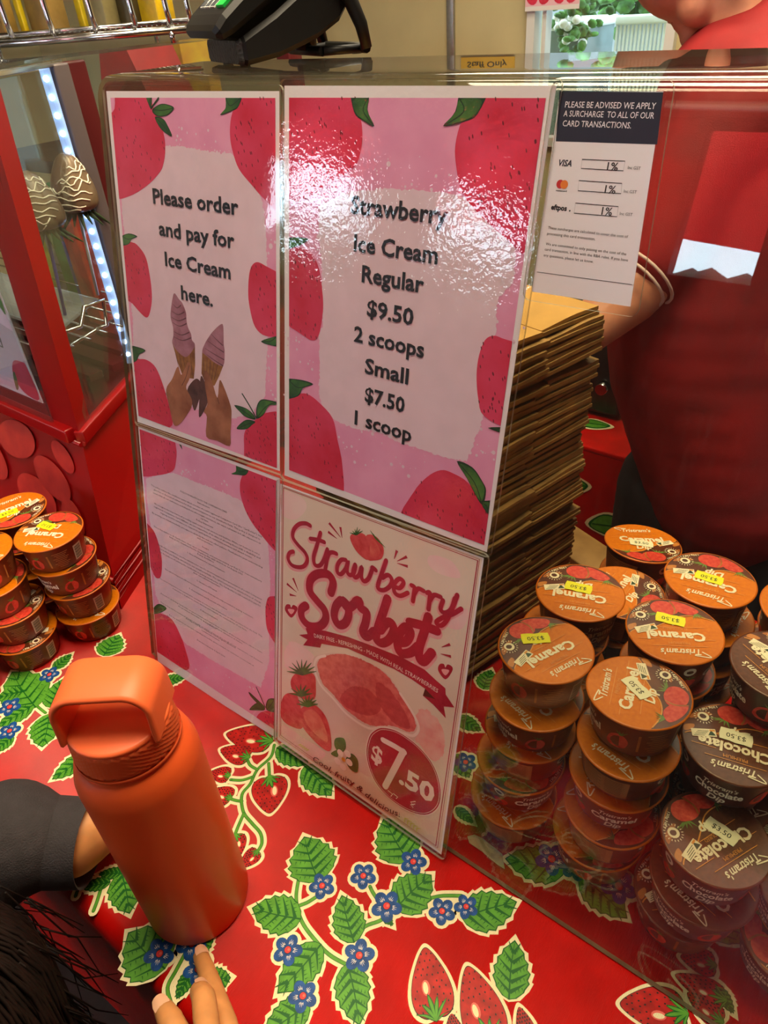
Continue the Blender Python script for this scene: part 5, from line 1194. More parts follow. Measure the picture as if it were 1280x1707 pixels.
mb.tube([(.117, -HW+.003, .0045), (.117, HW-.003, .0045)], .0042, m_blk, n=8); mb.tube([(.078, -HW+.012, .005), (.117, -HW+.012, .0042)], .0036, m_blk, n=8); mb.tube([(.078, HW-.012, .005), (.117, HW-.012, .0042)], .0036, m_blk, n=8); mb.tube([(.078, -HW+.012, .005), (.078, HW-.012, .005)], .004, m_blk, n=8); mb.tube([(.078, 0, .005), (.08, 0, .03)], .010, m_blk, n=10)
mb.build('rear_stand', term)
for x, y in ((.010, -.024), (.010, .024), (.115, -.030), (.115, .030)): mb = MB(); mb.lathe([(.0045, 0.0), (.005, .002), (.004, .0035)], M('rubber_grey', (60, 60, 60), .8), c=(x, y, 0), n=12, cap_lo=True, cap_hi=True); mb.build('rubber_foot', term)
tl = Matrix.Rotation(-math.radians(27), 3, 'Y'); HH = .049
def tp(x, y, z): q = tl @ Vector((x, y, z)); return (q.x-.012, q.y, q.z+.0205)
mb = MB()
secs = [[tp(*p) for p in rsec(x, z0, z1, w, b)] for x, z0, z1, w, b in ((-.003, .003, .009, HH-.006, .003), (.001, .0, .0115, HH-.001, .004), (.010, -.001, .0145, HH, .004), (.09, .0, .026, HH+.001, .005), (.125, .002, .034, HH+.001, .006), (.140, .006, .036, HH, .006), (.145, .010, .032, HH-.004, .005))]
quadstrip(secs, m_blk, mb); dev = mb.build('handset', term)
mb = MB()
def rbox(x, y, dx, dy, mat, z=.0147, h=.0016, mbx=None): 
    pts = [(x-dx/2, y-dy/2), (x+dx/2, y-dy/2), (x+dx/2, y+dy/2), (x-dx/2, y+dy/2)]
    (mbx or mb).prism([tp(px_, py_, z+.119*(px_-.01)) for px_, py_ in pts], tl @ Vector((0, 0, h)), mat)
for r in range(4):
    for c in range(3):
        rbox(.022+.0125*r, .026-.0145*c, .0098, .0122, m_kw, h=.0012); rbox(.022+.0125*r, .026-.0145*c, .0082, .0106, m_key, h=.0017)
sh = Sheet(mb, tp(0, 0, .0158), tl @ Vector((0, -1, 0)), tl @ Vector((1, 0, .119)), tl @ Vector((0, 0, 1)), .0002)
for r, row in enumerate(('*0#', '789', '456', '123')):
    for c, ch in enumerate(row): sh.text(ch, (-.026+.0145*c-.0016, .0195+.0125*r), (-.026+.0145*c+.0016, .0195+.0125*r), .0050, m_kw, 3, raw=True, bold=.02)
rbox(.022, -.0265, .0105, .0200, m_kg, h=.0022); rbox(.0345, -.0265, .0105, .0200, m_ky, h=.0022); rbox(.047, -.0265, .0105, .0200, M('key_red', (200, 30, 30), .4), h=.0022)
kp = mb.build('keypad', dev)
mb = MB(); rbox(.105, 0, .06, .064, m_scr, z=.0146, h=.0022); mb.build('screen', dev)

# ================================================================== flat cartons stacked behind the posters
m_card = M('cardboard', (176, 134, 74), 0.75, noise_amt=0.2, noise_scale=40); m_card_top = M('cardboard_top', (196, 150, 78), 0.75, noise_amt=0.08, noise_scale=30); m_card_cut = M('cardboard_cut', (120, 88, 44), 0.8, noise_amt=0.5, noise_scale=160)
cA = AY(823, 600, .50); cfront = Vector((-.292, .470, 0)); crear = Vector((-.246, .652, 0)); cd = (crear-cfront).normalized(); cn = Vector((-cd.y, cd.x, 0))   # cn: into the stack (to the left)
NB = 44; ztop = .405
for i in range(NB):
    z0 = .0008 + (ztop-.0008)*i/NB; th = (ztop/NB)*0.88
    j1 = random.gauss(0, .0025); j2 = random.gauss(0, .002); a = random.gauss(0, .012)
    d = Vector((cd.x*math.cos(a)-cd.y*math.sin(a), cd.x*math.sin(a)+cd.y*math.cos(a), 0)); n = Vector((-d.y, d.x, 0))
    o3 = cfront + n*(.004+j1) + d*j2; L = (crear-cfront).length; Wd = .26
    mb = MB(); t3 = th*.46
    def sheet(za, zb, s0, s1, u0, mat):
        secs = []
        for k_ in range(9):
            t = k_/8; s = s0+(s1-s0)*t; wob = .0011*math.sin(t*5+i*.7)
            P = lambda u, z: o3 + d*s + n*u + Vector((0, 0, z+wob))
            secs.append([P(u0, za), P(Wd, za), P(Wd, zb), P(u0, zb)])
        quadstrip(secs, mat, mb)
    mt = m_card_top if i == NB-1 else m_card
    fl = .54+random.gauss(0, .03)
    sheet(z0, z0+t3, 0, L, 0, m_card); sheet(z0+t3+th*.08, z0+th, 0, L*fl, -.001-abs(random.gauss(0, .0012)), mt); sheet(z0+t3+th*.08, z0+th, L*(fl+.012), L, .0015, mt)
    ob = mb.build('flat_carton', None, (cfront.x-.1, cfront.y+.09, z0))
    lb = 'topmost flat brown cardboard carton of the pile behind the price poster' if i == NB-1 else 'lowest flat brown cardboard carton of the pile, on the cloth' if i == 0 else 'flat brown cardboard carton inside the pile behind the price poster, neither topmost nor lowest'
    tag(ob, lb, 'cardboard box', 'flat cartons piled behind the guard')
# wooden block behind the cups
m_wood = M('raw_timber', (176, 138, 84), 0.6, noise_scale=24, c2=(140, 104, 58))
q = T(958, 935, .03); mb = MB(); mb.box((q.x-.01, q.y+.02, .022), (.15, .055, .044), m_wood, rot=Matrix.Rotation(-.35, 3, 'Z'), bev=.002)
tag(mb.build('timber_block', None, (q.x, q.y, 0)), 'pale timber block lying behind the cups next to the flat cartons', 'timber block')

# ================================================================== red display cabinet on the left
m_cab = M('cabinet_red', (150, 8, 10), 0.30, spec=0.5, noise_amt=0.08, noise_scale=9); m_cabd = M('cabinet_red_inner', (74, 12, 18), 0.4); m_chrome = M('chrome_wire', (205, 208, 212), 0.18, metal=1.0); m_led = M('led_white', (206, 226, 255), 0.5, emit=9.0); m_ledstrip = M('led_strip_backing', (150, 180, 225), 0.5, emit=0.9)
A0 = T(203, 1016, 0); A1 = T(137, 740, .215); A2 = AX(-2, 250, A1.x-.002); A2 = A1+(A2-A1)*1.19; Bx, By = -.925, .565
cab = thing('display_cabinet', 'red heated display cabinet with clear panes and a lit corner, left of the acrylic guard', 'display cabinet', (-1.15, .62, 0))
mb = MB()                                   # lower body, flared to its foot
lo = [(A0.x, A0.y, 0), (Bx+.05, By-.01, 0), (Bx+.05, .98, 0), (-1.55, .98, 0), (-1.55, A0.y-.01, 0)]; md = [(A0.x-.016, A0.y+.014, .06), (Bx+.04, By, .06), (Bx+.04, .98, .06), (-1.55, .98, .06), (-1.55, A0.y+.004, .06)]; hi = [(A1.x, A1.y, .215), (Bx, By, .215), (Bx, .98, .215), (-1.55, .98, .215), (-1.55, A1.y-.015, .215)]
b = len(mb.v); mb.grid([lo, md, hi], m_cab, closed_u=True, smooth=False); mb.face([b+10+i for i in range(5)], m_cabd); mb.face([b+i for i in range(5)][::-1], m_cab)
child(mb, 'lower_body', cab)
mb = MB()                                   # moulded ribs round the foot
for z in (.018, .030, .042):
    f = z/.06; c = [Vector(l).lerp(Vector(m_), f) for l, m_ in zip(lo, md)]; P = [c[4], c[0], c[1], c[2]]
    mb.tube([(p.x+(.002 if i in (1, 2, 3) else 0), p.y-.002, z) for i, p in enumerate(P)], .0042, m_cab, n=8)
child(mb, 'foot_ribs', cab)
mb = MB(); mb.tube([A1+Vector((.001, -.002, 0)), (-1.55, A1.y-.017, .215)], .0035, m_cab, n=8); mb.tube([A1+Vector((.002, 0, 0)), (Bx+.002, By, .215)], .0035, m_cab, n=8); child(mb, 'seam_bead', cab)
# printed strawberries on the lower front panel
mb = MB(); fu = (Vector(hi[4])-Vector(hi[0])).normalized(); fv = (Vector(hi[0])-Vector(md[0])); fv = (fv - fu*fv.dot(fu)).normalized(); fn = fv.cross(fu); fn = fn if fn.y < 0 else -fn
sh = Sheet(mb, Vector(hi[0]), fu, fv, fn, .0004, w0=.0012)
m_ghost = M('cabinet_print', (190, 50, 36), .35, noise_scale=30, c2=(160, 20, 18)); m_ghost2 = M('cabinet_print_dark', (164, 20, 18), .35, noise_scale=30, c2=(196, 50, 36))
for u, v, r, ry, ro, mt in ((.075, -.070, .045, .026, .3, m_ghost), (.16, -.035, .05, .028, -.2, m_ghost), (.03, -.115, .030, .022, .8, m_ghost), (.12, -.11, .05, .03, .1, m_ghost2), (.24, -.08, .05, .03, .4, m_ghost), (.045, -.03, .028, .016, .5, m_ghost2)): sh.disc((u, v), r, mt, 1 if mt is m_ghost2 else 2, raw=True, ry=ry, rot=ro, n=28)
child(mb, 'printed_panel', cab)
# corner post, rails, rear posts, roof
mb = MB(); mb.prism([A1+Vector((.0, 0, 0)), A1+Vector((-.058, -.002, 0)), A1+Vector((-.056, .016, 0)), A1+Vector((-.020, .030, 0))], A2-A1, m_cab); o = child(mb, 'corner_post', cab)
mb = MB(); mb.box((-1.18, A1.y-.004, .226), (.70, .016, .020), m_cab, bev=.003); child(mb, 'front_rail', cab); mb = MB(); mb.box((-1.18, A2.y, .620), (.74, .006, .006), m_chrome, bev=.0015); child(mb, 'top_trim', cab)
mb = MB()
dv = Vector((Bx-A1.x, By-A1.y, 0)); rz_ = math.atan2(dv.y, dv.x)
mb.box(((A1.x+Bx)/2, (A1.y+By)/2, .224), (dv.length, .014, .018), m_cab, rot=Matrix.Rotation(rz_, 3, 'Z'), bev=.002); child(mb, 'side_rail', cab); mb = MB(); mb.box(((A1.x+Bx)/2-.004, (A1.y+By)/2+.01, .620), (dv.length, .005, .006), m_chrome, rot=Matrix.Rotation(rz_, 3, 'Z'), bev=.001); child(mb, 'top_trim', cab)
mb = MB(); mb.box((Bx, By, .42), (.022, .022, .40), M('frame_grey', (96, 88, 92), .4, metal=.3), bev=.003); child(mb, 'rear_post', cab); mb = MB(); mb.box((Bx-.012, By+.03, .42), (.014, .03, .40), m_cabd, bev=.003); child(mb, 'rear_post', cab); mb = MB(); mb.box((Bx, .97, .42), (.03, .03, .40), m_cabd, bev=.003); child(mb, 'rear_post', cab)
ROOF = [(A2.x, A2.y, .624), (Bx, By, .624), (Bx, .98, .624), (-1.55, .98, .624), (-1.55, .38, .624)]
m_pane = M_glass('cabinet_pane', tint=(244, 248, 248), haze=.015)
mb = MB(); mb.prism(ROOF, (0, 0, .004), m_pane); child(mb, 'top_pane', cab)
mb = MB(); a, b_ = A1+Vector((-.012, .02, .012)), Vector((Bx+.004, By-.012, .23)); mb.prism([a, b_, Vector((b_.x, b_.y, .615)), Vector((a.x, a.y+.006, .615))], (-.003, -.002, 0), m_pane); child(mb, 'side_pane', cab)
mb = MB(); mb.prism([(-.866, .376, .236), (-1.53, .372, .236), (-1.53, .384, .615), (-.866, .386, .615)], (0, .003, 0), m_pane); child(mb, 'front_pane', cab)
mb = MB(); mb.box((-1.24, .975, .42), (.62, .004, .40), m_pane); child(mb, 'back_pane', cab)
# sign behind the front pane
mb = MB(); q0 = AY(72, 672, .383); mb.box((q0.x-.115, .383, q0.z+.10), (.23, .0012, .20), m_paper)
sh = Sheet(mb, (q0.x, .3822, q0.z), (1, 0, 0), (0, 0, 1), (0, -1, 0), .0002); sh.fill([(-.225, .005), (-.004, .005), (-.004, .195), (-.225, .195)], m_blob, 1, smooth=0, raw=True)
sh.fill([(-.004, .005), (-.040, .006), (-.052, .028), (-.036, .052), (-.012, .056), (-.004, .05)], m_pred, 2, raw=True); sh.fill([(-.060, .006), (-.052, .03), (-.044, .034), (-.050, .012)], m_pgreen, 3, raw=True); sh.fill([(-.02, .15), (-.004, .12), (-.004, .19), (-.02, .19)], m_pgreen, 3, raw=True)
sh.text('treats', (-.105, .100), (-.048, .100), .014, m_ink, 3, raw=True, bold=.01, shear=.2); sh.text('loved', (-.105, .068), (-.048, .068), .014, m_ink, 3, raw=True, bold=.01, shear=.2)
o = child(mb, 'strawberry_sign', cab); o['label'] = 'pale strawberry card with handwriting behind the pane'
# lit corner strip
mb = MB(); lx, ly = Bx+.004, By-.020
nrm_ = Vector((.62, -.78, 0)); tg = Vector((.78, .62, 0))
mb.prism([Vector((lx, ly, .24))-tg*.006, Vector((lx, ly, .24))+tg*.006, Vector((lx, ly, .621))+tg*.006, Vector((lx, ly, .621))-tg*.006], -nrm_*.003, m_ledstrip)
strip = child(mb, 'led_strip', cab)
mb = MB()
for i in range(19): mb.sphere(Vector((lx, ly, .255+.0195*i))+nrm_*.001-Vector(cab.location), (.0036, .0036, .0036), m_led, 8, 6)
o = mb.build('led', strip); o['kind'] = 'stuff'
# inside: clear shelf, wire grid with a bent end, slatted floor
mb = MB(); mb.prism([(-.875, .43, .338), (-.935, .53, .338), (-1.45, .53, .338), (-1.45, .43, .338)], (0, 0, .004), M_glass('clear_shelf', tint=(225, 232, 235), haze=.30, haze_c=(190, 196, 200))); child(mb, 'clear_shelf', cab)
mb = MB()
for i in range(16): y = .435+.027*i; mb.tube([(-.91-.002*max(0, i-3) if y < .55 else -.95, y, .300), (-1.5, y, .300)], .0016, m_chrome, n=6)
P = [AX(100, 556, -.875), AX(134, 545, -.89), AX(140, 512, -.895), AX(172, 500, -.905), AX(178, 542, -.907), AX(162, 548, -.905)]
mb.tube([tuple(p) for p in P], .0028, m_chrome, n=8); mb.tube([(-.91, .43, .300), (-.95, .56, .300), (-.96, .85, .300)], .0026, m_chrome, n=8)
child(mb, 'wire_grid', cab)
mb = MB()
for i in range(14): mb.box((-1.23, .41+.04*i, .240), (.60, .022, .010), m_cabd)
o = child(mb, 'slatted_floor', cab)
# chocolate strawberries on sticks
m_choc = M('milk_chocolate', (128, 108, 86), .30, spec=.5, noise_scale=40, c2=(104, 86, 68)); m_driz = M('white_chocolate', (232, 226, 208), .35); m_calyx = M('strawberry_calyx', (54, 84, 40), .6, noise_amt=.4, noise_scale=90)
def prad(z):
    P_ = [(-.032, .018), (-.026, .027), (-.016, .029), (0, .026), (.018, .019), (.031, .011), (.036, .004)]
    for (a, ra_), (b, rb_) in zip(P_, P_[1:]):
        if z <= b: return ra_+(rb_-ra_)*max(0, z-a)/(b-a)
    return .003
def choc_berry(cpx, x, spx, stickcol, label, lean, r=.029):
    c = AX(*cpx, x); e = AX(*spx, x); e.z = max(e.z, .3425)
    t = thing('chocolate_strawberry', label, 'strawberry', c, 0, 'chocolate dipped strawberries on sticks')
    prof = [(.004, .036), (.011, .031), (.019, .018), (.026, .0), (.029, -.016), (.027, -.026), (.019, -.031), (.0001, -.032)]; rot = Matrix.Rotation(lean, 3, 'Y')
    mb = MB(); prof = catmull(prof, 3, False); mb.lathe([(q[0]*r/.029, q[1]*r/.029) for q in prof][::-1], m_choc, n=28, cap_hi=True); mb.v = [tuple(rot @ Vector(p)) for p in mb.v]; body = mb.build('berry', t)
    mb = MB()
    for i in range(9):
        pts = []; am = random.uniform(.001, .005); ph_ = random.uniform(0, 6); sl = random.uniform(-.005, .006)
        for k_ in range(13):
            a = -2.6+2.2*k_/12+.25*i; z = -.024+.0062*i+am*math.sin(k_*1.3+ph_)+sl*(k_-6)/6; rr = prad(z)+.0004; pts.append(rot @ Vector((rr*math.cos(a)*r/.029, rr*math.sin(a)*r/.029, z)))
        mb.tube(pts, .0010, m_driz, n=6)
    d = mb.build('drizzle', body); d['label'] = 'white chocolate drizzle'
    mb = MB()
    for i in range(14):
        a = i*2*PI/14; l = .020+.006*(i % 3); pts = [rot @ Vector((rr*math.cos(a), rr*math.sin(a), z)) for rr, z in ((.006, -.031), (.016, -.034-.002*(i % 2)), (.006+l, -.046-.004*(i % 3)))]
        mb.tube(pts, [.0028, .0034, .0006], m_calyx, n=6)
    mb.build('calyx', t)
    mb = MB(); mb.tube([rot @ Vector((0, 0, -.030)), e-c], .0022, M('stick_'+stickcol, (70, 56, 170) if stickcol == 'purple' else (214, 216, 214), .35), n=8); mb.build('stick', t)
choc_berry((60, 338), -.915, (112, 535), 'purple', 'chocolate dipped strawberry with fine white drizzle on a purple stick', -.10)
choc_berry((119, 306), -.925, (163, 492), 'white', 'chocolate dipped strawberry with bold white stripes on a clear stick, beside the lit strip', .10)
# coloured packets at the back of the cabinet
for i, (px_, py_, w, h, c, lb) in enumerate(((22, 236, .05, .07, (196, 60, 40), 'red'), (40, 244, .03, .06, (60, 70, 180), 'blue'), (58, 228, .05, .09, (60, 140, 70), 'green'), (8, 222, .04, .08, (200, 200, 60), 'yellow'), (30, 190, .07, .05, (160, 160, 160), 'grey'))):
    q = Vector((-1.10-.055*i, AX(px_, py_, -1.22).y, 0)); mb = MB(); mb.box((q.x, q.y, .245+.10), (.04, w, .20), M('packet_'+lb, c, .4, noise_amt=.3, noise_scale=40), bev=.003); tag(mb.build('snack_packet', None, (q.x, q.y, .245)), lb+' snack packet standing at the back inside the red cabinet', 'packet')

# ================================================================== wire display rack beyond the cabinet, with packs
rk = thing('wire_rack', 'chrome wire basket rack above and behind the red cabinet', 'wire rack', (-1.0, .70, .628))
RZ = .641; ra, rb = T(-60, 79, RZ), T(325, 48, RZ); back = Vector((-.16, .10, 0))
mb = MB(); mb.tube([ra, rb], .0042, m_chrome, n=8); mb.tube([ra+Vector((0, 0, .009))+back*.06, rb+Vector((0, 0, .009))+back*.06], .003, m_chrome, n=8); mb.tube([ra+back, rb+back], .004, m_chrome, n=8); child(mb, 'rail', rk)
for i in range(6):
    p = ra.lerp(rb, (.22, .40, .585, .755, .90, .99)[i]) + Vector((0, 0, .006)); u_ = Vector((0, 0, 1))
    mb = MB(); mb.tube([p+back*.15, p+u_*.004, p+u_*.018-Vector((.002, 0, 0)), p+u_*.16-Vector((.012, 0, 0)), p+u_*.20-Vector((.02, 0, 0))+back*.1], .0036, m_chrome, n=8); child(mb, 'upright', rk)
mb = MB()
for i in range(44):
    p = ra.lerp(rb, i/43); mb.tube([p, p+back], .0016, m_chrome, n=6)
child(mb, 'wire_floor', rk)
for p in (ra.lerp(rb, .1), ra.lerp(rb, .9), ra.lerp(rb, .1)+back, ra.lerp(rb, .9)+back): mb = MB(); mb.tube([p, (p.x, p.y, .628)], .004, m_chrome, n=8); child(mb, 'foot', rk)
PK = ((10, .035, .10, (150, 120, 56), 'tan'), (46, .012, .14, (238, 210, 30), 'yellow'), (92, .05, .10, (158, 128, 70), 'brown'), (153, .014, .14, (240, 214, 40), 'bright yellow'), (190, .05, .11, (150, 140, 96), 'olive'), (232, .04, .12, (70, 60, 34), 'dark'), (280, .05, .05, (226, 190, 30), 'low yellow'))
for px_, w, h, c, lb in PK:
    p = ra.lerp(rb, (px_+60)/385)+back*.55; mb = MB(); mb.box((p.x, p.y, .645+h/2), (w, w*.6, h), M('pack_'+lb.replace(' ', '_'), c, .35, noise_amt=.25, noise_scale=30), bev=.002); tag(mb.build('sweets_pack', None, (p.x, p.y, .645)), lb+' pack of sweets standing in the chrome wire rack', 'packet')

# ================================================================== the staff side
m_steel = M('bench_steel', (120, 112, 100), .4, metal=.5, noise_amt=.1, noise_scale=20); m_dkcase = M('machine_black', (30, 32, 34), .35, noise_amt=.2, noise_scale=30)
bn = thing('back_bench', 'low bench along the left behind the cabinet', 'bench', (-1.5, 1.35, FZ))
mb = MB(); mb.box((-1.55, 1.35, .36), (1.3, .6, .03), m_steel, bev=.003); child(mb, 'bench_top', bn)
for x in (-2.15, -.95):
    for y in (1.1, 1.6): mb = MB(); mb.box((x, y, -.2775), (.04, .04, 1.245), m_steel); child(mb, 'leg', bn)
p = AY(195, 120, 1.25); mb = MB(); z0 = .375; zt = AY(190, 82, 1.25).z; hw = .13
mb.prism([(p.x-hw, 1.25, z0), (p.x+hw*1.25, 1.25, z0), (p.x+hw*.45, 1.25, zt), (p.x-hw*.4, 1.25, zt)], (0, .14, 0), M('carton_red', (190, 26, 30), .4, noise_scale=16, c2=(160, 18, 24))); tag(mb.build('red_gift_box', None, (p.x, 1.3, z0)), 'red tapered gift box on the bench seen through the cabinet side pane', 'box')
p = AY(285, 75, 1.5); mb = MB(); zt = AY(285, 56, 1.5).z; mb.box((p.x, 1.52, (.375+zt)/2), (.17, .12, zt-.375), M('carton_yellow', (222, 186, 32), .4, noise_scale=16, c2=(196, 140, 30)), bev=.003); tag(mb.build('yellow_box', None, (p.x, 1.52, .375)), 'yellow box on the bench behind the card terminal end', 'box')
# second table with the same oilcloth
tz = AY(1000, 715, 1.28).z; tx = AY(1000, 715, 1.28).x
tb = MB(); tb.box((tx-.12, 1.42, tz-.006), (.50, .44, .012), m_cloth, bev=.004); tb.box((tx-.12, 1.42, tz-.20), (.498, .438, .38), m_cloth)
sh = Sheet(tb, (tx-.12, 1.42, tz), (1, 0, 0), (0, 1, 0), (0, 0, 1), .0004, w0=.0004)
sh2 = Sheet(tb, (tx-.12, 1.2005, tz), (1, 0, 0), (0, 0, 1), (0, -1, 0), .0004, w0=.0008)
for s_, x, y, r in ((sh, .10, -.13, .035), (sh, .19, .05, .04), (sh, -.02, -.05, .04), (sh, .02, .12, .03), (sh2, .10, -.10, .04), (sh2, .20, -.17, .05), (sh2, .02, -.22, .045), (sh2, -.1, -.12, .04)):
    lf = lambda g: [(x-r-g, y-.3*r), (x-.4*r, y+.45*r+g*.6), (x+.4*r, y+.5*r+g*.6), (x+r+g, y+.25*r), (x+.5*r, y-.35*r-g*.6), (x-.3*r, y-.55*r-g*.6)]
    s_.fill(lf(.008), m_cloth_cream, 1, raw=True); s_.fill(lf(0), m_leaf_d, 2, raw=True); s_.fill(lf(-.006), m_leaf_l, 3, raw=True); s_.stroke([(x-r*.8, y-.2*r), (x+r*.8, y+.2*r)], .003, m_leaf_d, 4, raw=True, smooth=0)
for x in (-.33, .09):
    for y in (1.24, 1.6): tb.box((tx+x, y, (tz-.3+FZ)/2), (.035, .035, tz-.3-FZ), m_steel)
tag(tb.build('back_table', None, (tx-.12, 1.42, FZ)), 'table under red strawberry oilcloth on the staff side, seen between cartons and worker', 'table')
q = AY(985, 640, 1.32); mc = thing('kitchen_machine', 'black appliance with a round silver knob on the back table', 'appliance', (q.x-.06, 1.40, tz))
mb = MB(); zt = AY(985, 560, 1.32).z; mb.box((q.x-.06, 1.42, (tz+zt)/2+.004), (.26, .20, zt-tz-.008), m_dkcase, bev=.012); child(mb, 'case', mc)
k_ = AY(1004, 647, 1.312); mb = MB(); mb.tube([(k_.x, 1.322, k_.z), (k_.x, 1.302, k_.z)], [.014, .012], m_chrome, n=20); child(mb, 'knob', mc)
q = AY(1272, 870, 1.45); fz = thing('chest_freezer', 'white chest freezer at the right edge behind the worker', 'freezer', (q.x+.25, 1.7, FZ))
mb = MB(); zt = AY(1272, 850, 1.45).z-.10; mb.box((q.x+.27, 1.72, (zt+FZ)/2), (.62, .5, zt-FZ), m_winfr, bev=.01); child(mb, 'tub', fz); mb = MB(); mb.box((q.x+.27, 1.72, zt+.02), (.64, .52, .04), m_winfr, bev=.01); child(mb, 'lid', fz)
mb = MB(); mb.box((q.x+.10, 1.62, zt+.04+.075), (.24, .18, .15), M('crate_teal', (40, 128, 112), .5, noise_amt=.2, noise_scale=30), bev=.006)
for i in range(4): mb.box((q.x+.02+.055*i, 1.529, zt+.12), (.03, .006, .05), M('crate_slot', (14, 60, 54), .6))
tag(mb.build('teal_crate', None, (q.x+.10, 1.62, zt+.04)), 'teal plastic crate on the white freezer at the right edge', 'crate')

# ================================================================== people
m_skin = M('skin_light', (208, 142, 112), .5, sss=.15, noise_amt=.08, noise_scale=60); m_skin2 = M('skin_child', (204, 142, 88), .5, sss=.15, noise_amt=.08, noise_scale=70); m_lip = M('lips', (150, 66, 60), .4); m_nail = M('nail', (226, 176, 146), .3)
m_shirt = M('shirt_red', (158, 16, 24), .75, noise_scale=7, c2=(112, 8, 20), bump=.3, bump_scale=900); m_jean = M('trousers_dark', (34, 38, 46), .8, noise_amt=.2, noise_scale=60); m_strp = M('sleeve_white', (214, 190, 184), .7); m_sweat = M('sweater_charcoal', (50, 46, 52), .85, noise_amt=.15, noise_scale=90, bump=.5, bump_scale=700); m_hair = M('hair_dark_brown', (26, 14, 12), .6, spec=.25, noise_amt=.4, noise_scale=60); m_shoe = M('shoe_black', (20, 20, 22), .5)  # darker tone in shirt_red stands in for shaded folds and dark reflections
def fingers(tips, palm_c, r=.0085):
    pr = []
    for ch in tips: pr.append(('c', ch, [r*1.12]+[r]*(len(ch)-2)+[r*.86]))
    return pr
def hand(w, d, up, side=1, s=1.0, curl=.5, r=.0082):
    """wrist point, pointing direction, back-of-hand direction; side +1: thumb on the d x up side"""
    w, d, up = Vector(w), Vector(d).normalized(), Vector(up); up = (up-d*up.dot(d)).normalized(); lat = d.cross(up)*side; pr = []; kn = []
    for i, (l, o_) in enumerate(((.078, .028), (.082, .009), (.078, -.010), (.070, -.027))):
        k_ = w+d*l*s+lat*o_*s; kn.append(k_); pr.append(('c', [w+lat*o_*.5*s, k_], [.015*s, .011*s]))
    for i, (k_, L) in enumerate(zip(kn, (.070, .078, .072, .056))):
        dd = d.copy(); p = k_; ch = [k_-d*.012]
        for j, f in enumerate((.45, .32, .23)):
            a = curl*(.6+.5*j); dd = (dd*math.cos(a)-up*math.sin(a)).normalized(); p = p+dd*L*f*s; ch.append(p)
        pr.append(('c', ch, [r*1.15*s, r*1.05*s, r*.95*s, r*.8*s]))
    t0 = w+d*.018*s+lat*.022*s; t1 = t0+(d*.6+lat*.75-up*.2).normalized()*.038*s; t2 = t1+(d*.9+lat*.15-up*.35).normalized()*.030*s; t3 = t2+(d*.9-lat*.1-up*.4).normalized()*.024*s
    pr.append(('c', [t0, t1, t2, t3], [.014*s, .0105*s, .0095*s, .0075*s])); return pr
# ---- worker behind the guard
yw = 1.12; A = lambda x, y, yy=yw: AY(x, y, yy)
wk = thing('person', 'worker in a red T-shirt behind the clear guard, face turned down to the left', 'person', (A(1200, 600).x, yw, FZ)); wo = Vector(wk.location)
hip = A(1225, 790); kx = hip.x
head = [('s', A(1160, -118), (.085, .075, .094)), ('s', A(1192, -32), (.042, .050, .046)), ('c', [A(1152, 62), A(1196, 36), A(1240, -18)], [.0145, .022, .028]), ('s', A(1149, 62), .0125), ('s', A(1139, 34), .0145),
        ('s', A(1127, 25), (.0070, .013, .0052)), ('s', A(1131, 38), (.0070, .012, .0054)), ('c', [A(1089, 2), A(1090, -24), A(1097, -62)], [.0082, .0068, .006]), ('s', A(1102, 8, yw-.010), .0070), ('s', A(1102, 8, yw+.010), .0070),
        ('c', [A(1134, 14), A(1118, -30), A(1110, -78)], [.0175, .024, .028]), ('s', A(1166, 4, yw-.028), .027), ('s', A(1166, 4, yw+.028), .027), ('c', [A(1226, 8), A(1256, 90), A(1284, 170)], [.043, .047, .055]), ('s', A(1228, -80, yw-.070), (.016, .010, .028))]
fore = [A(1110, 425, 1.0), A(1050, 490, .95), A(985, 545, .90), A(930, 570, .86)]
arm = [('c', [A(1250, 190, 1.06), A(1170, 300, 1.03)]+fore, [.06, .05, .046, .042, .034, .026])]
body = head + arm + hand(fore[-1], Vector((-.8, -.3, -.35)), (0, -.35, 1), side=-1, curl=.45)
body += [('c', [A(1245, 160), A(1220, 330), A(1195, 560), hip], [.09, .13, .135, .13])]
rsh = A(1245, 190)+Vector((.16, .10, -.01)); body += [('c', [A(1250, 180), rsh, rsh+Vector((.07, .06, -.28)), rsh+Vector((-.05, .0, -.48))], [.07, .055, .045, .03])] + hand(rsh+Vector((-.05, 0, -.48)), (-.3, -.3, -.9), (.3, -.9, .1), curl=.4)
for s in (-1, 1): body.append(('c', [hip+Vector((.08*s, .0, -.05)), (kx+.10*s, yw, -.45), (kx+.11*s, yw+.02, -.84)], [.085, .06, .045]))
bo = blob('body', body, m_skin, wk, .0045, 3, wo)
mb = MB(); mb.v = []; 
pts = [A(1128, 32, yw-.014)-wo, A(1122, 31, yw)-wo, A(1128, 32, yw+.014)-wo]
mb.tube([Vector(p)+Vector((-.004, 0, -.002)) for p in pts], [.0022, .0034, .0022], m_lip, n=8); mb.build('mouth', bo)
for s in (-1, 1): mb = MB(); mb.sphere(A(1108, -52, yw+.028*s)-wo+Vector((-.010, 0, 0)), .011, m_white, 14, 9); mb.sphere(A(1108, -52, yw+.028*s)-wo+Vector((-.017, 0, -.001)), .0055, m_ink, 10, 7); mb.build('eye', bo)
blob('hair', [('s', A(1178, -146), (.088, .082, .088)), ('s', A(1236, -112), (.060, .070, .066))], m_hair, wk, .006, 4, wo)
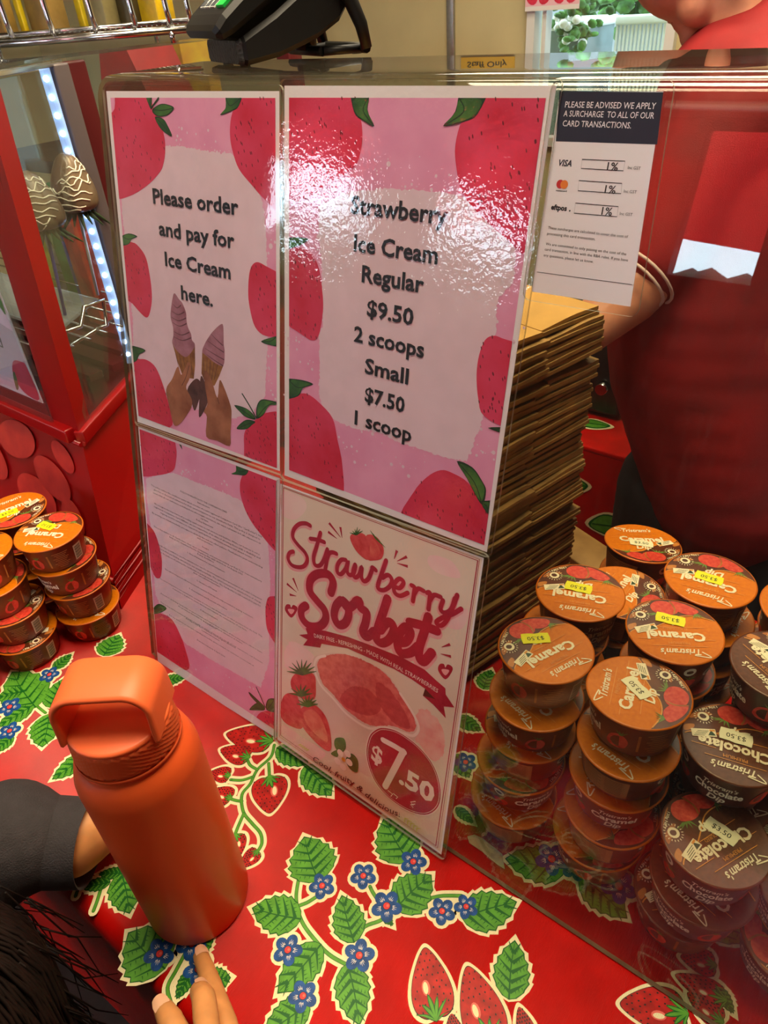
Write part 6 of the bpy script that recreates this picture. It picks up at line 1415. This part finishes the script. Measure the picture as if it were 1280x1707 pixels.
shirt = [('s', A(1318, 70), .064), ('c', [A(1266, 128, yw+.01), A(1238, 180), A(1215, 330), A(1192, 470), A(1190, 600), A(1215, 720), A(1232, 800)], [.066, .115, .150, .163, .160, .155, .152]), ('c', [A(1245, 190, 1.06), A(1165, 290, 1.02), A(1108, 415, .985)], [.085, .072, .062]), ('c', [A(1250, 180), rsh, rsh+Vector((.05, .045, -.20))], [.09, .075, .066])]
so = blob('t_shirt', shirt, m_shirt, wk, .007, 16, wo)
mb = MB(); e = (fore[1]-fore[0]).normalized(); c = A(1108, 415, .985)-wo+e*.046
for d_ in (0, .010):
    ring = []; ux = e.orthogonal().normalized(); uy = e.cross(ux)
    for i in range(24): a = 2*PI*i/24; ring.append(c+e*d_+(ux*math.cos(a)+uy*math.sin(a))*(.052-d_*.6))
    mb.tube(ring, .0022, m_strp, n=6, closed=True)
o = mb.build('sleeve_hem', so); o['label'] = 'white striped sleeve hem'
tr_ = [('s', hip+Vector((0, 0, .0)), (.148, .125, .11))]
for s in (-1, 1): tr_.append(('c', [hip+Vector((.08*s, .0, -.06)), (kx+.10*s, yw, -.45), (kx+.11*s, yw+.02, -.83)], [.11, .085, .07]))
blob('trousers', tr_, m_jean, wk, .010, 3, wo)
for s in (-1, 1): blob('shoe', [('c', [(kx+.11*s, yw+.03, FZ+.045), (kx+.11*s-.13, yw-.03, FZ+.035)], [.044, .034])], m_shoe, wk, .006, 3, wo)

# ---- child at the counter edge, lower left
ch = thing('person', 'child in a charcoal sweater leaning on the counter beside the orange bottle', 'person', (-.42, -.16, FZ)); co = Vector(ch.location)
hd = T(-105, 1725, .058); hd.y = min(hd.y, -.035); ls = Vector((hd.x-.19, hd.y-.03, -.02)); rs_ = Vector((hd.x+.10, hd.y-.13, -.06)); nk = Vector((hd.x-.03, hd.y-.07, -.05))
fd = Vector((-.86, .38, -.34)).normalized(); fl = Vector((0, 0, 1)).cross(fd).normalized(); fu_ = fd.cross(fl)
HP = lambda f, l, u: hd + fd*f + fl*l + fu_*u
hrot = Matrix((fd, fl, fu_)).transposed()
el = T(15, 1400, .055); cuff = T(118, 1402, .045); wr = Vector((bc.x-.108, bc.y+.006, .036))
cb = [('s', hd, (.085, .072, .098), hrot), ('s', HP(.045, 0, -.055), (.04, .045, .042), hrot), ('s', HP(.088, 0, -.015), (.012, .010, .012), hrot), ('s', HP(0, .073, -.015), (.014, .010, .022), hrot), ('s', HP(0, -.073, -.015), (.014, .010, .022), hrot), ('c', [HP(-.01, 0, -.06), nk], [.042, .045])]
cb += [('c', [nk, nk+Vector((0, -.03, -.15)), Vector((nk.x, -.16, -.30)), Vector((nk.x, -.17, -.40))], [.07, .10, .095, .10])]
cb += [('c', [ls, el, cuff, wr], [.045, .038, .033, .026])] + hand(wr, Vector((.35, .93, .0)), Vector((-.93, .35, .2)), side=-1, s=.58, curl=1.45)
# pointing hand
ix = [T(400, 1800, .058), T(375, 1705, .045), T(352, 1640, .027), T(335, 1594, .0095)]
md_ = [T(352, 1850, .085), T(348, 1745, .086), T(340, 1665, .070), T(333, 1652, .052)]
th_ = [T(365, 1880, .058), T(318, 1765, .058), T(285, 1703, .050), T(272, 1680, .042)]
rg = [T(318, 1880, .085), T(318, 1790, .084), T(330, 1775, .062), T(345, 1800, .050)]; lt = [T(300, 1930, .080), T(300, 1850, .078), T(315, 1838, .060), T(330, 1860, .05)]
pm = T(385, 1960, .075); w2 = T(420, 2120, .10); e2 = Vector((rs_.x+.07, rs_.y-.03, .0))
cb += [('c', ix, [.0105, .0095, .0085, .0072]), ('c', md_, [.0108, .0100, .0094, .0084]), ('c', th_, [.0120, .0105, .0098, .0080]), ('c', rg, [.0105, .0098, .009, .008]), ('c', lt, [.0095, .0088, .008, .007])]
for q in (ix, md_, th_, rg, lt): cb.append(('c', [pm, q[0]], [.018, .0125]))
cb += [('c', [rs_, e2, w2, pm], [.045, .038, .026, .02])]
for s in (-1, 1): cb.append(('c', [(nk.x+.06*s, -.17, -.42), (nk.x+.065*s, -.17, -.62), (nk.x+.07*s, -.17, -.84)], [.062, .05, .036]))
cbo = blob('body', cb, m_skin2, ch, .0032, 4, co)
def nail(tip, prev, up, r):
    mb = MB()
    tip, prev, up = Vector(tip), Vector(prev), Vector(up); d = (tip-prev).normalized(); up = (up-d*up.dot(d)).normalized(); x = d.cross(up)
    rows_ = []
    for j in range(5):
        v = -.5+j/4; rows_.append([tip+d*(v*r*1.5-r*.05)+x*(u*r*.72)*(1-.25*max(0, v)*2)+up*(r*(.96-.25*u*u)) for u in (-1, -.5, 0, .5, 1)])
    mb.grid([[Vector(p)-co for p in row] for row in rows_], m_nail); mb.build('fingernail', cbo)
nail(ix[3], ix[2], (0.2, .3, 1), .0076); nail(th_[3], th_[2], (-.5, .1, .9), .0086); nail(md_[3], md_[2], (-.3, .8, .5), .0086)
for s in (-1, 1): mb = MB(); mb.sphere(HP(.076, .03*s, .005)-co, .011, m_white, 12, 8); mb.sphere(HP(.083, .03*s, .004)-co, .006, m_ink, 10, 6); mb.build('eye', cbo)
mb = MB()
mb.tube([HP(.083, -.02, -.055)-co, HP(.086, 0, -.057)-co, HP(.083, .02, -.055)-co], [.003, .005, .003], m_lip, n=8)
mb.build('mouth', cbo)
sw = [('c', [nk+Vector((0, -.01, -.05)), nk+Vector((0, -.03, -.15)), Vector((nk.x, -.16, -.30)), Vector((nk.x, -.17, -.38))], [.085, .115, .112, .115]), ('c', [ls, el, T(50, 1402, .054)], [.058, .054, .045]), ('c', [T(60, 1402, .052), T(84, 1403, .048)], [.0410, .0385]), ('c', [rs_, e2, e2.lerp(w2, .6)], [.055, .05, .042])]
swo = blob('sweater', sw, m_sweat, ch, .0045, 2, co)
mb = MB(); c0_, c1_ = T(84, 1403, .047), T(150, 1405, .0425); mb.tube([c0_-co, c0_.lerp(c1_, .5)-co, c1_-co], [.0405, .0400, .0392], m_sweat, n=40, cap=False); mb.tube([c1_-co+(c1_-c0_)*.001*0, c1_-co-(c1_-c0_)*.02, c0_-co], [.0392, .0372, .0370], m_sweat, n=40, cap=False); mb.build('cuff', swo)
tr_ = [('s', Vector((nk.x, -.17, -.42)), (.11, .095, .08))]
for s in (-1, 1): tr_.append(('c', [(nk.x+.06*s, -.17, -.44), (nk.x+.065*s, -.17, -.62), (nk.x+.07*s, -.17, -.83)], [.075, .062, .05]))
blob('trousers', tr_, m_jean, ch, .008, 3, co)
for s in (-1, 1): blob('shoe', [('c', [(nk.x+.07*s, -.18, FZ+.035), (nk.x+.07*s, -.06, FZ+.028)], [.034, .027])], m_shoe, ch, .006, 3, co)
hb = blob('hair', [('s', HP(-.018, 0, .012), (.090, .084, .100), hrot), ('c', [HP(-.01, -.055, .02), HP(-.01, -.062, -.07), HP(-.03, -.06, -.15)], [.030, .024, .012]), ('c', [HP(-.01, .055, .02), HP(-.01, .062, -.07), HP(-.03, .06, -.15)], [.030, .024, .012]), ('c', [HP(-.05, 0, .02), HP(-.07, 0, -.10), HP(-.07, 0, -.18)], [.05, .040, .02])], m_hair, ch, .005, 3, co)
mb = MB()
for i in range(46):
    a = random.uniform(-2.6, -.4); p = HP(.075*math.cos(a), .088*math.sin(a), random.uniform(-.02, .06))
    o_ = (p-hd).normalized(); o_.z = 0; q = p+o_*random.uniform(.004, .020)-Vector((0, 0, random.uniform(.03, .08))); r_ = q+o_*random.uniform(-.006, .022)+Vector((random.uniform(-.01, .01), random.uniform(-.01, .01), -random.uniform(.03, .07)))
    mb.tube([p-co, q-co, r_-co], [.0008, .0007, .0003], m_hair, n=5)
mb.build('loose_strands', hb)
mb = MB()
for i in range(620):                          # combed locks over the head
    az = random.uniform(0, 2*PI); rr = random.uniform(.98, 1.045); pts = []; tw = random.uniform(-.25, .25); en = random.uniform(1.9, 2.6)
    for k_ in range(8):
        t = .02+(en-.02)*k_/7; a = az+tw*k_/7; d = max(0, t-1.75)
        pts.append(HP(-.018+.091*rr*math.sin(min(t, 1.75))*math.cos(a), .085*rr*math.sin(min(t, 1.75))*math.sin(a), .012+.101*rr*math.cos(min(t, 1.75))-.10*d)-co)
    mb.tube(pts, [.0016]*7+[.0004], m_hair, n=5)
mb.build('locks', hb)

# ---- the photographer, standing at the counter behind the camera position (shades the front of the counter, seen dark in the guard)
m_coat = M('jacket_navy', (34, 38, 56), .85, noise_amt=.2, noise_scale=60)
ph = thing('person', 'adult in a navy jacket standing at the counter taking the picture', 'person', (.06, -.42, FZ)); po = Vector(ph.location); X0, Y0 = .06, -.42
Q = lambda x, y, z: Vector((X0+x, Y0+y, z))
pb = [('s', Q(0, .03, .80), (.075, .092, .115)), ('s', Q(0, .075, .75), (.045, .04, .05)), ('s', Q(0, .125, .785), (.012, .014, .016)), ('c', [Q(0, .01, .74), Q(0, -.02, .62)], [.055, .065]), ('c', [Q(0, -.02, .56), Q(0, -.02, .30), Q(0, -.02, .02)], [.13, .13, .13])]
for s in (-1, 1):
    hnd = Q(-.06+.105*s, .31, .545); pb += [('c', [Q(.17*s, -.02, .55), Q(.22*s, .05, .30), hnd], [.055, .045, .028])] + hand(hnd, Vector((-.2*s, .12, 1)), Vector((.9*s, -.2, .2)), side=-s, s=.75, curl=.7)
    pb += [('c', [Q(.09*s, -.02, -.02), Q(.10*s, 0, -.42), Q(.11*s, -.02, -.84)], [.09, .065, .045])]
pbo = blob('body', pb, m_skin, ph, .0065, 3, po)
blob('jacket', [('c', [Q(0, -.02, .60), Q(0, -.02, .50), Q(0, -.02, .30), Q(0, -.02, -.02)], [.09, .155, .165, .17]), ('s', Q(.12, -.02, .52), .09), ('s', Q(-.12, -.02, .52), .09), ('c', [Q(.17, -.02, .54), Q(.22, .05, .30), Q(.22, .05, .30).lerp(Q(.045, .31, .545), .8)], [.085, .068, .045]), ('c', [Q(-.17, -.02, .54), Q(-.22, .05, .30), Q(-.22, .05, .30).lerp(Q(-.165, .31, .545), .8)], [.085, .068, .045])], m_coat, ph, .009, 3, po)
blob('hair', [('s', Q(0, .0, .83), (.085, .098, .108)), ('s', Q(0, -.04, .75), (.08, .07, .10))], m_hair, ph, .008, 3, po)
blob('trousers', [('s', Q(0, -.02, -.04), (.165, .13, .10))]+[('c', [Q(.09*s, -.02, -.05), Q(.10*s, 0, -.42), Q(.11*s, -.02, -.83)], [.115, .085, .07]) for s in (-1, 1)], m_jean, ph, .01, 3, po)
for s in (-1, 1): blob('shoe', [('c', [Q(.11*s, -.03, FZ+.045), Q(.11*s, .10, FZ+.035)], [.044, .036])], m_shoe, ph, .008, 3, po)
fm = R3.to_4x4().to_3x3()
mb = MB(); mb.box((0, 0, 0), (.150, .074, .008), M('phone_black', (18, 18, 20), .25), bev=.003)
o = mb.build('phone', None); o.matrix_world = Matrix.Translation(CAM - fm @ Vector((0, 0, -1))*.030 + fm @ Vector((.0, 0, 0))) @ fm.to_4x4() @ Matrix.Rotation(PI/2, 4, 'Z')
tag(o, 'black phone held up by the adult in the navy jacket', 'phone')
